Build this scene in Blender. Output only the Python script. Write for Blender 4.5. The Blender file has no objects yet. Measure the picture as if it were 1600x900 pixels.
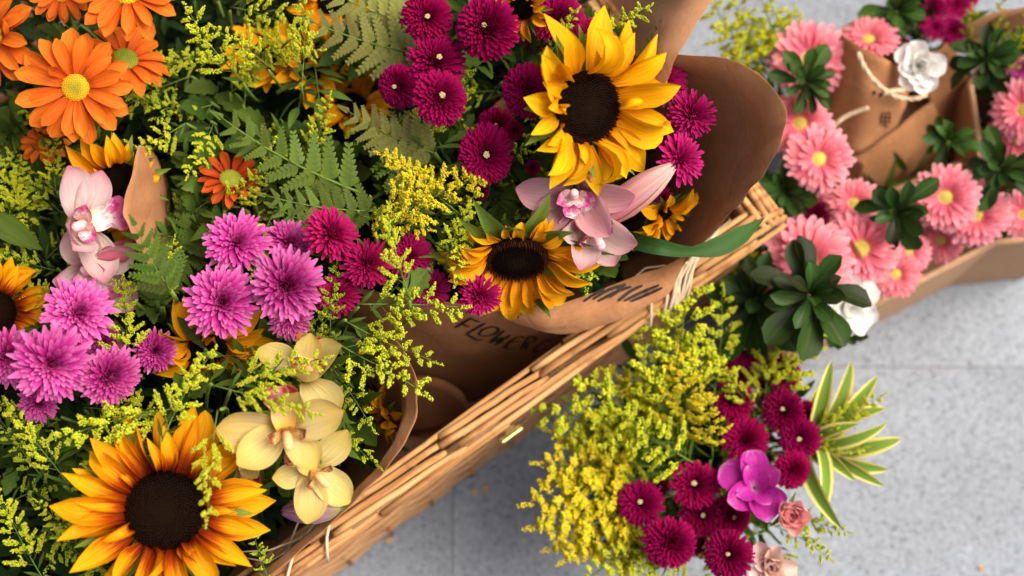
import bpy, math, random
import numpy as np
from mathutils import Vector, Matrix
from mathutils.bvhtree import BVHTree

# ------------------------------------------------------------------ camera, sky, sun, exposure
sc = bpy.context.scene
TILT, CAMH, LENS = math.radians(15), 1.25, 50.0
cam_d = bpy.data.cameras.new("camera"); cam = bpy.data.objects.new("camera", cam_d)
sc.collection.objects.link(cam)
cam.location = (0, 0, CAMH); cam.rotation_euler = (TILT, 0, 0)
cam_d.lens = LENS; cam_d.sensor_width = 36; cam_d.clip_start = .02; cam_d.clip_end = 500
cam_d.dof.use_dof = True; cam_d.dof.focus_distance = .925; cam_d.dof.aperture_fstop = 3.5
sc.camera = cam

SUN_EL, SUN_AZ = math.radians(56), math.radians(8)      # azimuth measured from +X (right of the picture) towards +Y (its top)
world = bpy.data.worlds.new("World"); sc.world = world; world.use_nodes = True
wn = world.node_tree
sky = wn.nodes.new("ShaderNodeTexSky"); sky.sky_type = 'NISHITA'; sky.sun_disc = False
sky.sun_elevation = SUN_EL; sky.sun_rotation = math.pi/2 - SUN_AZ
sky.air_density = .7; sky.dust_density = 9.0; sky.ozone_density = 0.
bg = wn.nodes["Background"]; bg.inputs[1].default_value = .125
wn.links.new(sky.outputs[0], bg.inputs[0])
sd = bpy.data.lights.new("sun", 'SUN'); so = bpy.data.objects.new("sun", sd); sc.collection.objects.link(so)
sd.energy = 2.6; sd.angle = math.radians(45); sd.color = (1, .94, .84)
sv = Vector((math.cos(SUN_EL)*math.cos(SUN_AZ), math.cos(SUN_EL)*math.sin(SUN_AZ), math.sin(SUN_EL)))
so.rotation_euler = sv.to_track_quat('Z', 'Y').to_euler()
sc.view_settings.view_transform = 'Standard'; sc.view_settings.look = 'None'
sc.view_settings.exposure = 0.45; sc.view_settings.gamma = 1
sc.render.engine = 'CYCLES'
sc.cycles.use_denoising = True
sc.cycles.max_bounces = 6; sc.cycles.transparent_max_bounces = 4

# ------------------------------------------------------------------ helpers
FPX = 1600*LENS/36
RX, UY, FW = Vector((1, 0, 0)), Vector((0, math.cos(TILT), math.sin(TILT))), Vector((0, math.sin(TILT), -math.cos(TILT)))
CAM = Vector((0, 0, CAMH))
def ray(px, py): return RX*((px-800)/FPX) + UY*(-(py-450)/FPX) + FW
def at(px, py, z):                     # point of the place at height z seen at that spot of the photograph
    d = ray(px, py); return CAM + d*((z-CAMH)/d.z)
def mpp(px, py, z):                    # metres per photograph pixel there
    d = ray(px, py); return ((z-CAMH)/d.z)/FPX
rnd = random.Random(7)
col = sc.collection

def mk(name, V, F, mat, UV=None, smooth=True):
    me = bpy.data.meshes.new(name)
    V = np.asarray(V, float)
    me.from_pydata(V.tolist(), [], [list(map(int, f)) for f in F])
    if UV is not None:
        li = np.empty(len(me.loops), np.int32); me.loops.foreach_get("vertex_index", li)
        lay = me.uv_layers.new(name="UVMap")
        lay.data.foreach_set("uv", np.asarray(UV, np.float32)[li].ravel())
    if smooth: me.polygons.foreach_set("use_smooth", np.ones(len(me.polygons), bool))
    me.materials.append(mat); me.update()
    return me
def cat_(parts):
    V, F, U, n = [], [], [], 0
    for v, f, u in parts:
        V.append(np.asarray(v, float)); U.append(np.asarray(u, float) if u is not None else np.zeros((len(v), 2)))
        F += [[i+n for i in q] for q in f]; n += len(v)
    return np.concatenate(V), F, np.concatenate(U)
_gf = {}
def gfaces(a, b):
    if (a, b) not in _gf:
        _gf[(a, b)] = [[i*(b+1)+j, (i+1)*(b+1)+j, (i+1)*(b+1)+j+1, i*(b+1)+j+1] for i in range(a) for j in range(b)]
    return _gf[(a, b)]
def petal(L, W, prof, b0=0., b1=0., cup=0., nl=7, nw=4, ridge=0., wav=0., seed=0, tip=0.):
    """a blade along +X, width along Y, face up +Z.  b0/b1: bend in radians, cup: side lift, ridge: creases"""
    r = np.random.RandomState(seed % 99991)
    t = np.linspace(0, 1, nl+1)
    w = np.interp(t, [p[0] for p in prof], [p[1] for p in prof])*W/2
    ang = b0 + b1*t + wav*np.sin(t*5+r.rand()*6)
    ds = L/nl
    x = np.concatenate([[0], np.cumsum(np.cos(ang[:-1])*ds)]); z = np.concatenate([[0], np.cumsum(np.sin(ang[:-1])*ds)])
    s = np.linspace(-1, 1, nw+1)
    V = np.zeros((nl+1, nw+1, 3)); UV = np.zeros((nl+1, nw+1, 2))
    tw = wav*.6*(r.rand()-.5)*t
    for j, q in enumerate(s):
        off = cup*w*q*q + ridge*w*np.cos(q*math.pi*2)*.5*np.sin(t*math.pi) + tw*w*q*2 + wav*.15*w*np.sin(t*9+q*3+r.rand())
        V[:, j, 0] = x - np.sin(ang)*off - tip*L*(abs(q)**2)*(t**6)
        V[:, j, 1] = w*q*(1-.25*abs(cup)*abs(q)) + wav*.25*W*np.sin(t*3+r.rand()*0)*t
        V[:, j, 2] = z + np.cos(ang)*off
        UV[:, j, 0] = (q+1)/2; UV[:, j, 1] = t
    return V.reshape(-1, 3), gfaces(nl, nw), UV.reshape(-1, 2)
def xf(P, M):
    v, f, u = P
    A = np.array(M.to_3x3()); b = np.array(M.translation)
    return v @ A.T + b, f, u
def tube(pts, r0, r1=None, n=5):
    r1 = r0 if r1 is None else r1
    pts = [Vector(p) for p in pts]; V, F, U = [], [], []
    m = len(pts); up = Vector((.31, .17, .93))
    for i, p in enumerate(pts):
        d = (pts[min(i+1, m-1)] - pts[max(i-1, 0)])
        d = d.normalized() if d.length > 1e-9 else Vector((0, 0, 1))
        a = d.cross(up); a = a.normalized() if a.length > 1e-3 else d.orthogonal().normalized()
        b = d.cross(a); r = r0+(r1-r0)*i/(m-1)
        for k in range(n):
            an = 2*math.pi*k/n
            V.append(tuple(p + a*(r*math.cos(an)) + b*(r*math.sin(an)))); U.append((k/n, i/(m-1)))
    for i in range(m-1):
        for k in range(n): F.append([i*n+k, i*n+(k+1) % n, (i+1)*n+(k+1) % n, (i+1)*n+k])
    F.append(list(range(n))[::-1]); F.append([(m-1)*n+k for k in range(n)])
    return np.array(V), F, np.array(U)
def bez(a, b, c, n=8):
    return [a*((1-t)**2)+b*(2*t*(1-t))+c*(t*t) for t in [i/n for i in range(n+1)]]
def crom(P, n, closed=False):          # n points evenly along a smooth curve through P
    P = [np.array(p, float) for p in P]; m = len(P); out = []
    segs = m if closed else m-1
    for i in range(segs):
        g = (lambda k: P[k % m]) if closed else (lambda k: P[min(max(k, 0), m-1)])
        p0, p1, p2, p3 = g(i-1), g(i), g(i+1), g(i+2)
        for t in np.linspace(0, 1, 12, endpoint=False):
            out.append(.5*((2*p1)+(-p0+p2)*t+(2*p0-5*p1+4*p2-p3)*t*t+(-p0+3*p1-3*p2+p3)*t**3))
    out.append(P[0] if closed else P[-1]); out = np.array(out)
    s = np.concatenate([[0], np.cumsum(np.linalg.norm(np.diff(out, axis=0), axis=1))])
    q = np.linspace(0, s[-1], n+1)
    return np.stack([np.interp(q, s, out[:, k]) for k in range(out.shape[1])], 1)

def thing(name, label, cat, loc, group=None, kind=None):
    o = bpy.data.objects.new(name, None); col.objects.link(o)
    o.location = loc; o.empty_display_size = .01
    o['label'] = label; o['category'] = cat
    if group: o['group'] = group
    if kind: o['kind'] = kind
    return o
I4 = Matrix.Identity(4)
_loc = {}
def part(name, me, parent, M=I4, kind=None, label=None):      # M is in world space; the roots only carry a location
    o = bpy.data.objects.new(name, me); col.objects.link(o)
    if parent is not None:
        o.parent = parent
        o.matrix_basis = Matrix.Translation(-Vector(parent.location)) @ M if parent.parent is None else M
    else: o.matrix_basis = M
    if kind: o['kind'] = kind
    if label: o['label'] = label
    return o
def RZ(a): return Matrix.Rotation(a, 4, 'Z')
def RY(a): return Matrix.Rotation(a, 4, 'Y')
def RX_(a): return Matrix.Rotation(a, 4, 'X')
def TR(*v): return Matrix.Translation(v)
def SC(x, y=None, z=None): return Matrix.Diagonal((x, x if y is None else y, x if z is None else z, 1))
def frame(p, tx=0., ty=0., spin=0.):   # +Z towards the viewer, leaning tx to the right and ty to the top
    n = ((CAM-p).normalized() + RX*tx + UY*ty).normalized()
    x = (RX - n*RX.dot(n)).normalized(); y = n.cross(x)
    return Matrix.Translation(p) @ Matrix((x, y, n)).transposed().to_4x4() @ RZ(spin)
def along(a, b, up=None):              # +Z from a to b, unit scale
    z = (b-a).normalized(); up = up or (CAM-a)
    y = up - z*up.dot(z); y.normalize(); x = y.cross(z)
    return Matrix.Translation(a) @ Matrix((x, y, z)).transposed().to_4x4()

# ------------------------------------------------------------------ materials
def nt(name):
    m = bpy.data.materials.new(name); m.use_nodes = True
    return m, m.node_tree, m.node_tree.nodes, m.node_tree.links, m.node_tree.nodes["Principled BSDF"]
def ramp(N, stops):
    r = N.new("ShaderNodeValToRGB"); e = r.color_ramp.elements
    while len(e) > 1: e.remove(e[-1])
    e[0].position, e[0].color = stops[0][0], (*stops[0][1], 1)
    for p, c in stops[1:]:
        k = e.new(p); k.color = (*c, 1)
    return r
def mixc(N, L, a, b, fac, mode='MIX'):
    m = N.new("ShaderNodeMix"); m.data_type = 'RGBA'; m.blend_type = mode
    for s, v in ((6, a), (7, b)):
        if hasattr(v, 'is_linked'): L.new(v, m.inputs[s])
        else: m.inputs[s].default_value = (*v, 1)
    if hasattr(fac, 'is_linked'): L.new(fac, m.inputs[0])
    else: m.inputs[0].default_value = fac
    return m.outputs[2]
def math_(N, L, op, a, b=0.):
    m = N.new("ShaderNodeMath"); m.operation = op
    for i, v in enumerate((a, b)):
        if hasattr(v, 'is_linked'): L.new(v, m.inputs[i])
        else: m.inputs[i].default_value = v
    return m.outputs[0]
def petal_mat(name, stops, streak=.35, sx=14., rough=.65, trans=.28, var=.12, edge=None, mid=None, spec=.12, coat=0., bump=.0, ringstops=None):
    """colour along the blade (v), fine lengthwise streaks, per-piece variation, thin-leaf translucency"""
    m, T, N, L, b = nt(name)
    uv = N.new("ShaderNodeUVMap"); uv.uv_map = "UVMap"
    s = N.new("ShaderNodeSeparateXYZ"); L.new(uv.outputs[0], s.inputs[0])
    mp = N.new("ShaderNodeMapping"); mp.inputs[3].default_value = (sx, 1.6, 1); L.new(uv.outputs[0], mp.inputs[0])
    oi = N.new("ShaderNodeObjectInfo")
    cb = N.new("ShaderNodeCombineXYZ"); L.new(math_(N, L, 'MULTIPLY', oi.outputs["Random"], 37.), cb.inputs[2]); L.new(cb.outputs[0], mp.inputs[1])
    nz = N.new("ShaderNodeTexNoise"); nz.inputs["Scale"].default_value = 1.; nz.inputs["Detail"].default_value = 3; L.new(mp.outputs[0], nz.inputs[0])
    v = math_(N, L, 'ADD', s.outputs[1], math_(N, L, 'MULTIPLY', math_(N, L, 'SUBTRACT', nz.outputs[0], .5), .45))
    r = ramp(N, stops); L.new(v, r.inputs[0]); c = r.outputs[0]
    if edge:
        au = math_(N, L, 'ABSOLUTE', math_(N, L, 'SUBTRACT', s.outputs[0], .5))
        au = math_(N, L, 'ADD', au, math_(N, L, 'MULTIPLY', math_(N, L, 'SUBTRACT', nz.outputs[0], .5), .08))
        er = ramp(N, [(edge[1]-.03, (0, 0, 0)), (edge[1]+.03, (1, 1, 1))]); L.new(au, er.inputs[0])
        c = mixc(N, L, c, edge[0], er.outputs[0])
    if mid:
        au = math_(N, L, 'ABSOLUTE', math_(N, L, 'SUBTRACT', s.outputs[0], .5))
        er = ramp(N, [(.0, (1, 1, 1)), (.06, (0, 0, 0))]); L.new(au, er.inputs[0])
        c = mixc(N, L, c, mid, math_(N, L, 'MULTIPLY', er.outputs[0], .6))
    if ringstops:
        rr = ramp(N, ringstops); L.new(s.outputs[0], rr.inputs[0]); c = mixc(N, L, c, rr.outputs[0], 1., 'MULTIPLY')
    g = ramp(N, [(.3, (1-streak,)*3), (.7, (1.0,)*3)]); L.new(nz.outputs[0], g.inputs[0])
    c = mixc(N, L, c, g.outputs[0], 1., 'MULTIPLY')
    vr = ramp(N, [(0, (1-var*1.2, 1-var*2.1, 1-var*1.7)), (.5, (1, 1, 1)), (1, (1, 1-var*.6, 1-var))]); L.new(oi.outputs["Random"], vr.inputs[0])
    c = mixc(N, L, c, vr.outputs[0], 1., 'MULTIPLY')
    L.new(c, b.inputs["Base Color"]); b.inputs["Roughness"].default_value = rough; b.inputs["Specular IOR Level"].default_value = spec
    if coat: b.inputs["Coat Weight"].default_value = coat; b.inputs["Coat Roughness"].default_value = .25
    bp = N.new("ShaderNodeBump"); bp.inputs["Strength"].default_value = .35+bump; bp.inputs["Distance"].default_value = .0006
    L.new(nz.outputs[0], bp.inputs["Height"]); L.new(bp.outputs[0], b.inputs["Normal"])
    if trans:
        tl = N.new("ShaderNodeBsdfTranslucent"); L.new(c, tl.inputs[0])
        mx = N.new("ShaderNodeMixShader"); mx.inputs[0].default_value = trans
        L.new(b.outputs[0], mx.inputs[1]); L.new(tl.outputs[0], mx.inputs[2])
        L.new(mx.outputs[0], N["Material Output"].inputs[0])
    return m
def noise_mat(name, c1, c2, scale, rough=.7, detail=4, bump=.2, stretch=(1, 1, 1), spec=.3, extra=None, trans=0., metal=0., var=0., bdist=.001, crumple=0.):
    m, T, N, L, b = nt(name)
    tc = N.new("ShaderNodeTexCoord"); mp = N.new("ShaderNodeMapping"); mp.inputs[3].default_value = stretch
    L.new(tc.outputs["Object"], mp.inputs[0])
    nz = N.new("ShaderNodeTexNoise"); nz.inputs["Scale"].default_value = scale; nz.inputs["Detail"].default_value = detail
    L.new(mp.outputs[0], nz.inputs[0])
    r = ramp(N, [(.3, c1), (.7, c2)]); L.new(nz.outputs[0], r.inputs[0]); c = r.outputs[0]
    if extra:
        n2 = N.new("ShaderNodeTexNoise"); n2.inputs["Scale"].default_value = extra[0]; n2.inputs["Detail"].default_value = 3
        L.new(tc.outputs["Object"], n2.inputs[0])
        r2 = ramp(N, [(extra[1], (0, 0, 0)), (extra[1]+.12, (1, 1, 1))]); L.new(n2.outputs[0], r2.inputs[0])
        c = mixc(N, L, c, extra[2], math_(N, L, 'MULTIPLY', r2.outputs[0], extra[3]))
    if var:
        oi = N.new("ShaderNodeObjectInfo")
        vr = ramp(N, [(0, (1-var, 1-var*1.15, 1-var*1.3)), (1, (1, 1, 1))]); L.new(oi.outputs["Random"], vr.inputs[0])
        c = mixc(N, L, c, vr.outputs[0], 1., 'MULTIPLY')
    L.new(c, b.inputs["Base Color"]); b.inputs["Roughness"].default_value = rough; b.inputs["Specular IOR Level"].default_value = spec
    b.inputs["Metallic"].default_value = metal
    if bump:
        bp = N.new("ShaderNodeBump"); bp.inputs["Strength"].default_value = bump; bp.inputs["Distance"].default_value = bdist
        L.new(nz.outputs[0], bp.inputs["Height"]); L.new(bp.outputs[0], b.inputs["Normal"])
        if crumple:
            vo = N.new("ShaderNodeTexVoronoi"); vo.feature = 'DISTANCE_TO_EDGE'; vo.inputs["Scale"].default_value = 16
            nw = N.new("ShaderNodeTexNoise"); nw.inputs["Scale"].default_value = 9; nw.inputs["Detail"].default_value = 3; L.new(tc.outputs["Object"], nw.inputs[0])
            L.new(mixc(N, L, tc.outputs["Object"], nw.outputs["Color"], .12), vo.inputs[0])
            cr = ramp(N, [(0, (0, 0, 0)), (.045, (1, 1, 1))]); L.new(vo.outputs[0], cr.inputs[0])
            b2 = N.new("ShaderNodeBump"); b2.inputs["Strength"].default_value = crumple; b2.inputs["Distance"].default_value = .0012
            L.new(math_(N, L, 'ADD', math_(N, L, 'MULTIPLY', cr.outputs[0], .5), math_(N, L, 'MULTIPLY', nw.outputs[0], .35)), b2.inputs["Height"]); L.new(b2.outputs[0], bp.inputs["Normal"])
    if trans:
        tl = N.new("ShaderNodeBsdfTranslucent"); L.new(c, tl.inputs[0])
        mx = N.new("ShaderNodeMixShader"); mx.inputs[0].default_value = trans
        L.new(b.outputs[0], mx.inputs[1]); L.new(tl.outputs[0], mx.inputs[2]); L.new(mx.outputs[0], N["Material Output"].inputs[0])
    return m
M = {}
M['sun_yellow'] = petal_mat('sunflower_yellow', [(.0, (.72, .20, .0)), (.22, (.90, .42, .002)), (1, (.95, .56, .004))], .28, 14)
M['sun_red'] = petal_mat('sunflower_flamed', [(.10, (.20, .018, .001)), (.30, (.48, .07, .001)), (.50, (.90, .37, .003)), (1, (.95, .53, .004))], .32, 16)
M['sun_orange'] = petal_mat('sunflower_orange', [(.0, (.45, .08, .0)), (.25, (.90, .36, .003)), (1, (.94, .48, .004))], .30, 18)
M['sepal'] = petal_mat('sepal_green', [(0, (.16, .26, .03)), (1, (.22, .34, .05))], .35, 8, rough=.6)
M['orange'] = petal_mat('daisy_orange', [(0, (.62, .07, .006)), (.35, (.80, .15, .012)), (1, (.88, .23, .018))], .3, 9)
M['rust'] = petal_mat('daisy_rust', [(0, (.35, .02, .003)), (.6, (.55, .075, .008)), (1, (.62, .12, .01))], .35, 9)
M['pinkger'] = petal_mat('gerbera_pink', [(0, (.92, .62, .30)), (.2, (.90, .17, .25)), (.65, (.93, .24, .32)), (1, (.97, .46, .50))], .2, 9)
M['coralger'] = petal_mat('gerbera_coral', [(0, (.88, .45, .3)), (.22, (.88, .17, .23)), (1, (.93, .34, .38))], .2, 9)
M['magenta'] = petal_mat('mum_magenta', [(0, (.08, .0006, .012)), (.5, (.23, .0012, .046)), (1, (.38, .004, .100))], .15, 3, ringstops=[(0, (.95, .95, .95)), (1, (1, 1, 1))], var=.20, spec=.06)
M['magenta_bright'] = petal_mat('mum_bright_magenta', [(0, (.14, .001, .03)), (.5, (.38, .004, .09)), (1, (.54, .02, .18))], .15, 3, ringstops=[(0, (1, 1, 1)), (1, (1, 1, 1))], var=.20, spec=.06)  # brighter magenta for the second kind of magenta mum
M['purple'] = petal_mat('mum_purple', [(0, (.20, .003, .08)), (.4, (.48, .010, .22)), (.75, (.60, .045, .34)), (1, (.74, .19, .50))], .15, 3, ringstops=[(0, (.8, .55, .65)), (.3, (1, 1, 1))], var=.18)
M['purple_petal'] = petal_mat('mum_purple_outer', [(0, (.30, .006, .14)), (.5, (.56, .03, .30)), (1, (.76, .21, .52))], .2, 8, var=.1)
M['cream'] = noise_mat('cream_eye', (.55, .42, .18), (.8, .68, .4), 900, .7)
M['disc'] = noise_mat('disc_brown', (.004, .002, .001), (.012, .005, .002), 500, .9, spec=.05)
M['disc_floret'] = petal_mat('disc_floret', [(0, (.020, .018, .008)), (.12, (.006, .004, .002)), (.6, (.005, .002, .001)), (.75, (.018, .006, .002)), (.95, (.055, .018, .005)), (1, (.025, .008, .003))], .5, 9, rough=.9, spec=.05, trans=0.)
M['daisy_disc'] = petal_mat('daisy_disc', [(0, (.30, .36, .03)), (.5, (.72, .52, .02)), (1, (.8, .5, .01))], .2, 5, trans=0)
M['green_disc'] = petal_mat('green_disc', [(0, (.28, .33, .04)), (1, (.32, .36, .03))], .2, 5, trans=0)
M['ger_disc'] = petal_mat('gerbera_disc', [(0, (.66, .62, .12)), (1, (.88, .66, .16))], .2, 5, trans=0)
M['stem'] = noise_mat('stem_green', (.05, .09, .02), (.10, .16, .03), 60, .6, stretch=(1, 1, .2))
M['leaf'] = petal_mat('leaf_green', [(0, (.060, .118, .013)), (1, (.105, .190, .020))], .3, 7, rough=.6, spec=.15, trans=.2, mid=(.10, .17, .05), var=.25)
M['leaf_shade'] = petal_mat('leaf_shade', [(0, (.028, .062, .010)), (1, (.048, .100, .013))], .3, 7, rough=.6, spec=.12, trans=.15, mid=(.05, .1, .03), var=.25)  # leaf green with the shade between the flowers put into its colour
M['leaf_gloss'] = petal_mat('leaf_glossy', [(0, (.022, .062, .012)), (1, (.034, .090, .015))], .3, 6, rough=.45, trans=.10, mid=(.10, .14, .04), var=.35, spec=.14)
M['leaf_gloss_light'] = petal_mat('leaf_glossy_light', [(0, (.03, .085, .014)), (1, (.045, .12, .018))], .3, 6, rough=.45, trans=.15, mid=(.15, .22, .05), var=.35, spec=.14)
M['fern'] = petal_mat('fern_green', [(0, (.10, .17, .025)), (1, (.15, .23, .035))], .25, 5, rough=.55, trans=.22, var=.2)
M['fern_spore'] = petal_mat('fern_pale', [(0, (.25, .28, .07)), (1, (.34, .36, .09))], .45, 20, rough=.6, trans=.15, var=.15, bump=.4)
M['bud'] = noise_mat('goldenrod_bud', (.36, .43, .012), (.60, .57, .014), 90, .55, var=.12)
M['bud_green'] = noise_mat('goldenrod_green_bud', (.26, .37, .014), (.48, .54, .018), 90, .55, var=.15)
M['bloom'] = noise_mat('goldenrod_bloom', (.60, .46, .008), (.84, .62, .012), 90, .6, var=.1)
M['gstem'] = noise_mat('goldenrod_stem', (.09, .16, .02), (.17, .25, .03), 80, .6)
M['yorch'] = petal_mat('orchid_yellow', [(0, (.66, .50, .10)), (.35, (.88, .77, .33)), (.75, (.85, .70, .22)), (1, (.76, .57, .12))], .24, 30, rough=.6, trans=.42)
M['porch'] = petal_mat('orchid_pink', [(0, (.78, .46, .44)), (.4, (.90, .76, .72)), (.8, (.88, .62, .62)), (1, (.70, .24, .34))], .22, 30, rough=.6, trans=.42)
M['porch2'] = petal_mat('orchid_blush', [(0, (.70, .26, .30)), (.45, (.80, .48, .50)), (1, (.76, .36, .42))], .25, 30, rough=.6, trans=.42)
M['roseorch'] = petal_mat('orchid_rose_lip', [(0, (.7, .45, .3)), (.3, (.62, .16, .22)), (1, (.58, .14, .22))], .2, 14, rough=.45)
def lip_mat(name, base, spot, yel):
    m, T, N, L, b = nt(name)
    uv = N.new("ShaderNodeUVMap"); uv.uv_map = "UVMap"; s = N.new("ShaderNodeSeparateXYZ"); L.new(uv.outputs[0], s.inputs[0])
    vo = N.new("ShaderNodeTexVoronoi"); vo.inputs["Scale"].default_value = 7; L.new(uv.outputs[0], vo.inputs[0])
    r = ramp(N, [(.0, yel), (.35, base), (1, base)]); L.new(s.outputs[1], r.inputs[0])
    sp = ramp(N, [(.48, (1, 1, 1)), (.60, (0, 0, 0))]); L.new(vo.outputs[0], sp.inputs[0])
    e = ramp(N, [(.25, (0, 0, 0)), (.75, (1, 1, 1))]); L.new(s.outputs[1], e.inputs[0])
    t = ramp(N, [(.58, (0, 0, 0)), (.78, (.85, .85, .85))]); L.new(s.outputs[1], t.inputs[0])
    c = mixc(N, L, r.outputs[0], spot, math_(N, L, 'MAXIMUM', math_(N, L, 'MULTIPLY', sp.outputs[0], e.outputs[0]), t.outputs[0]))
    L.new(c, b.inputs["Base Color"]); b.inputs["Roughness"].default_value = .45
    return m
M['ylip'] = lip_mat('orchid_lip_red_spots', (.72, .48, .18), (.17, .003, .004), (.75, .45, .06))
M['plip'] = lip_mat('orchid_lip_pink_spots', (.82, .66, .62), (.55, .03, .22), (.85, .5, .03))
M['column'] = noise_mat('orchid_column', (.75, .38, .14), (.82, .55, .25), 80, .4)
M['pcolumn'] = noise_mat('orchid_column_pink', (.8, .62, .5), (.75, .32, .45), 60, .4)
M['bud_purple'] = petal_mat('tulip_bud', [(0, (.34, .36, .10)), (.25, (.42, .24, .28)), (1, (.36, .16, .28))], .25, 10, edge=((.5, .45, .3), .42))
M['lily'] = petal_mat('lily_bud', [(0, (.65, .28, .25)), (.4, (.82, .30, .38)), (1, (.93, .70, .64))], .3, 10, edge=((.80, .50, .30), .40))
M['violet'] = petal_mat('violet_petal', [(0, (.62, .3, .5)), (.3, (.56, .03, .38)), (.85, (.60, .05, .42)), (1, (.74, .25, .60))], .2, 12, rough=.4, trans=.35)
M['rose'] = petal_mat('rose_pink', [(0, (.96, .74, .60)), (.5, (.97, .62, .58)), (1, (.96, .46, .47))], .08, 8, trans=.3)
M['blush'] = petal_mat('rose_blush', [(0, (.95, .80, .66)), (1, (.96, .72, .66))], .12, 8, trans=.35)
M['white'] = petal_mat('white_petal', [(0, (.75, .76, .5)), (.3, (.92, .92, .87)), (1, (.93, .93, .90))], 0.0, 8, rough=.8, spec=.1, trans=.4, var=.02, bump=-.3)
M['varieg'] = petal_mat('variegated_leaf', [(0, (.20, .31, .04)), (1, (.17, .31, .04))], .3, 12, rough=.6, trans=.2, edge=((.86, .80, .24), .31))
M['blade'] = petal_mat('grass_blade', [(0, (.025, .07, .015)), (1, (.05, .13, .03))], .25, 22, rough=.45, trans=.2)
M['kraft'] = noise_mat('kraft_paper', (.38, .175, .078), (.46, .23, .108), 260, .8, 6, .12, stretch=(1, 1, 3), extra=(20, .48, (.31, .138, .060), .5), trans=.08, bdist=.0005, crumple=.30, spec=.04)
M['kraft_light'] = noise_mat('kraft_paper_light', (.40, .20, .10), (.47, .245, .13), 260, .8, 6, .12, stretch=(1, 1, 3), extra=(14, .5, (.36, .18, .09), .35), trans=.08, bdist=.0005, crumple=.30, spec=.04)
M['card'] = noise_mat('cardboard', (.40, .23, .125), (.50, .30, .17), 180, .85, 5, .15, stretch=(1, 1, 4), extra=(9, .52, (.34, .19, .1), .4))
M['ink'] = noise_mat('black_ink', (.010, .008, .006), (.02, .014, .01), 300, .7, bump=0)
M['willow'] = noise_mat('willow_rod', (.34, .15, .05), (.70, .42, .18), 30, .75, 6, .5, stretch=(.3, 7, 7), extra=(55, .56, (.22, .085, .03), .65), spec=.12, var=.35)
M['splint'] = noise_mat('wood_splint', (.40, .20, .08), (.57, .32, .145), 30, .55, 6, .4, stretch=(.25, 5, 6), extra=(22, .6, (.22, .085, .03), .6), spec=.3, var=.25)
M['raffia'] = noise_mat('raffia', (.62, .48, .32), (.80, .68, .50), 200, .7, stretch=(1, 1, .1), var=.1)
M['twine'] = noise_mat('jute_twine', (.50, .36, .22), (.70, .54, .36), 500, .85, bump=.6)
M['brass'] = noise_mat('brass', (.62, .45, .16), (.75, .58, .25), 200, .3, metal=1., bump=.05)
M['filler'] = petal_mat('filler_shade_green', [(0, (.010, .022, .005)), (1, (.018, .040, .008))], .3, 5, rough=.65, spec=.08, trans=.15, var=.1)  # near-black green: the basket's deep shade is painted into these leaves
def granite():
    m, T, N, L, b = nt('granite')
    tc = N.new("ShaderNodeTexCoord"); oi = N.new("ShaderNodeObjectInfo")
    def nz(scale, det, rgh=.6):
        n = N.new("ShaderNodeTexNoise"); n.inputs["Scale"].default_value = scale; n.inputs["Detail"].default_value = det
        n.inputs["Roughness"].default_value = rgh; L.new(tc.outputs["Object"], n.inputs[0]); return n.outputs[0]
    a = ramp(N, [(.30, (.19, .20, .212)), (.48, (.265, .274, .287)), (.62, (.315, .323, .336)), (.75, (.37, .378, .39))]); L.new(nz(240, 6, .8), a.inputs[0])
    vo = N.new("ShaderNodeTexVoronoi"); vo.inputs["Scale"].default_value = 430; L.new(tc.outputs["Object"], vo.inputs[0])
    hs = N.new("ShaderNodeSeparateColor"); L.new(vo.outputs["Color"], hs.inputs[0])
    s1 = ramp(N, [(.80, (1, 1, 1)), (.88, (.50, .51, .54))]); L.new(hs.outputs[0], s1.inputs[0])
    s2 = ramp(N, [(.74, (0, 0, 0)), (.80, (.5, .5, .5))]); L.new(hs.outputs[1], s2.inputs[0])
    c = mixc(N, L, a.outputs[0], s1.outputs[0], .85, 'MULTIPLY'); c = mixc(N, L, c, (.40, .41, .43), s2.outputs[0])
    big = ramp(N, [(.35, (.82, .82, .83)), (.65, (1.06, 1.06, 1.06))]); L.new(nz(5, 5), big.inputs[0]); c = mixc(N, L, c, big.outputs[0], 1., 'MULTIPLY')
    st = ramp(N, [(.60, (0, 0, 0)), (.72, (.35, .35, .35))]); L.new(nz(13, 6, .7), st.inputs[0]); c = mixc(N, L, c, (.20, .20, .21), st.outputs[0]); c = mixc(N, L, c, (.79, .875, .965), 1., 'MULTIPLY')
    L.new(c, b.inputs["Base Color"]); b.inputs["Roughness"].default_value = .55; b.inputs["Specular IOR Level"].default_value = .4
    bp = N.new("ShaderNodeBump"); bp.inputs["Strength"].default_value = .25; bp.inputs["Distance"].default_value = .001
    L.new(nz(300, 3), bp.inputs["Height"]); L.new(bp.outputs[0], b.inputs["Normal"])
    return m
M['granite'] = granite()
M['joint'] = noise_mat('joint_mortar', (.20, .205, .21), (.26, .265, .27), 120, .9)

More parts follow.
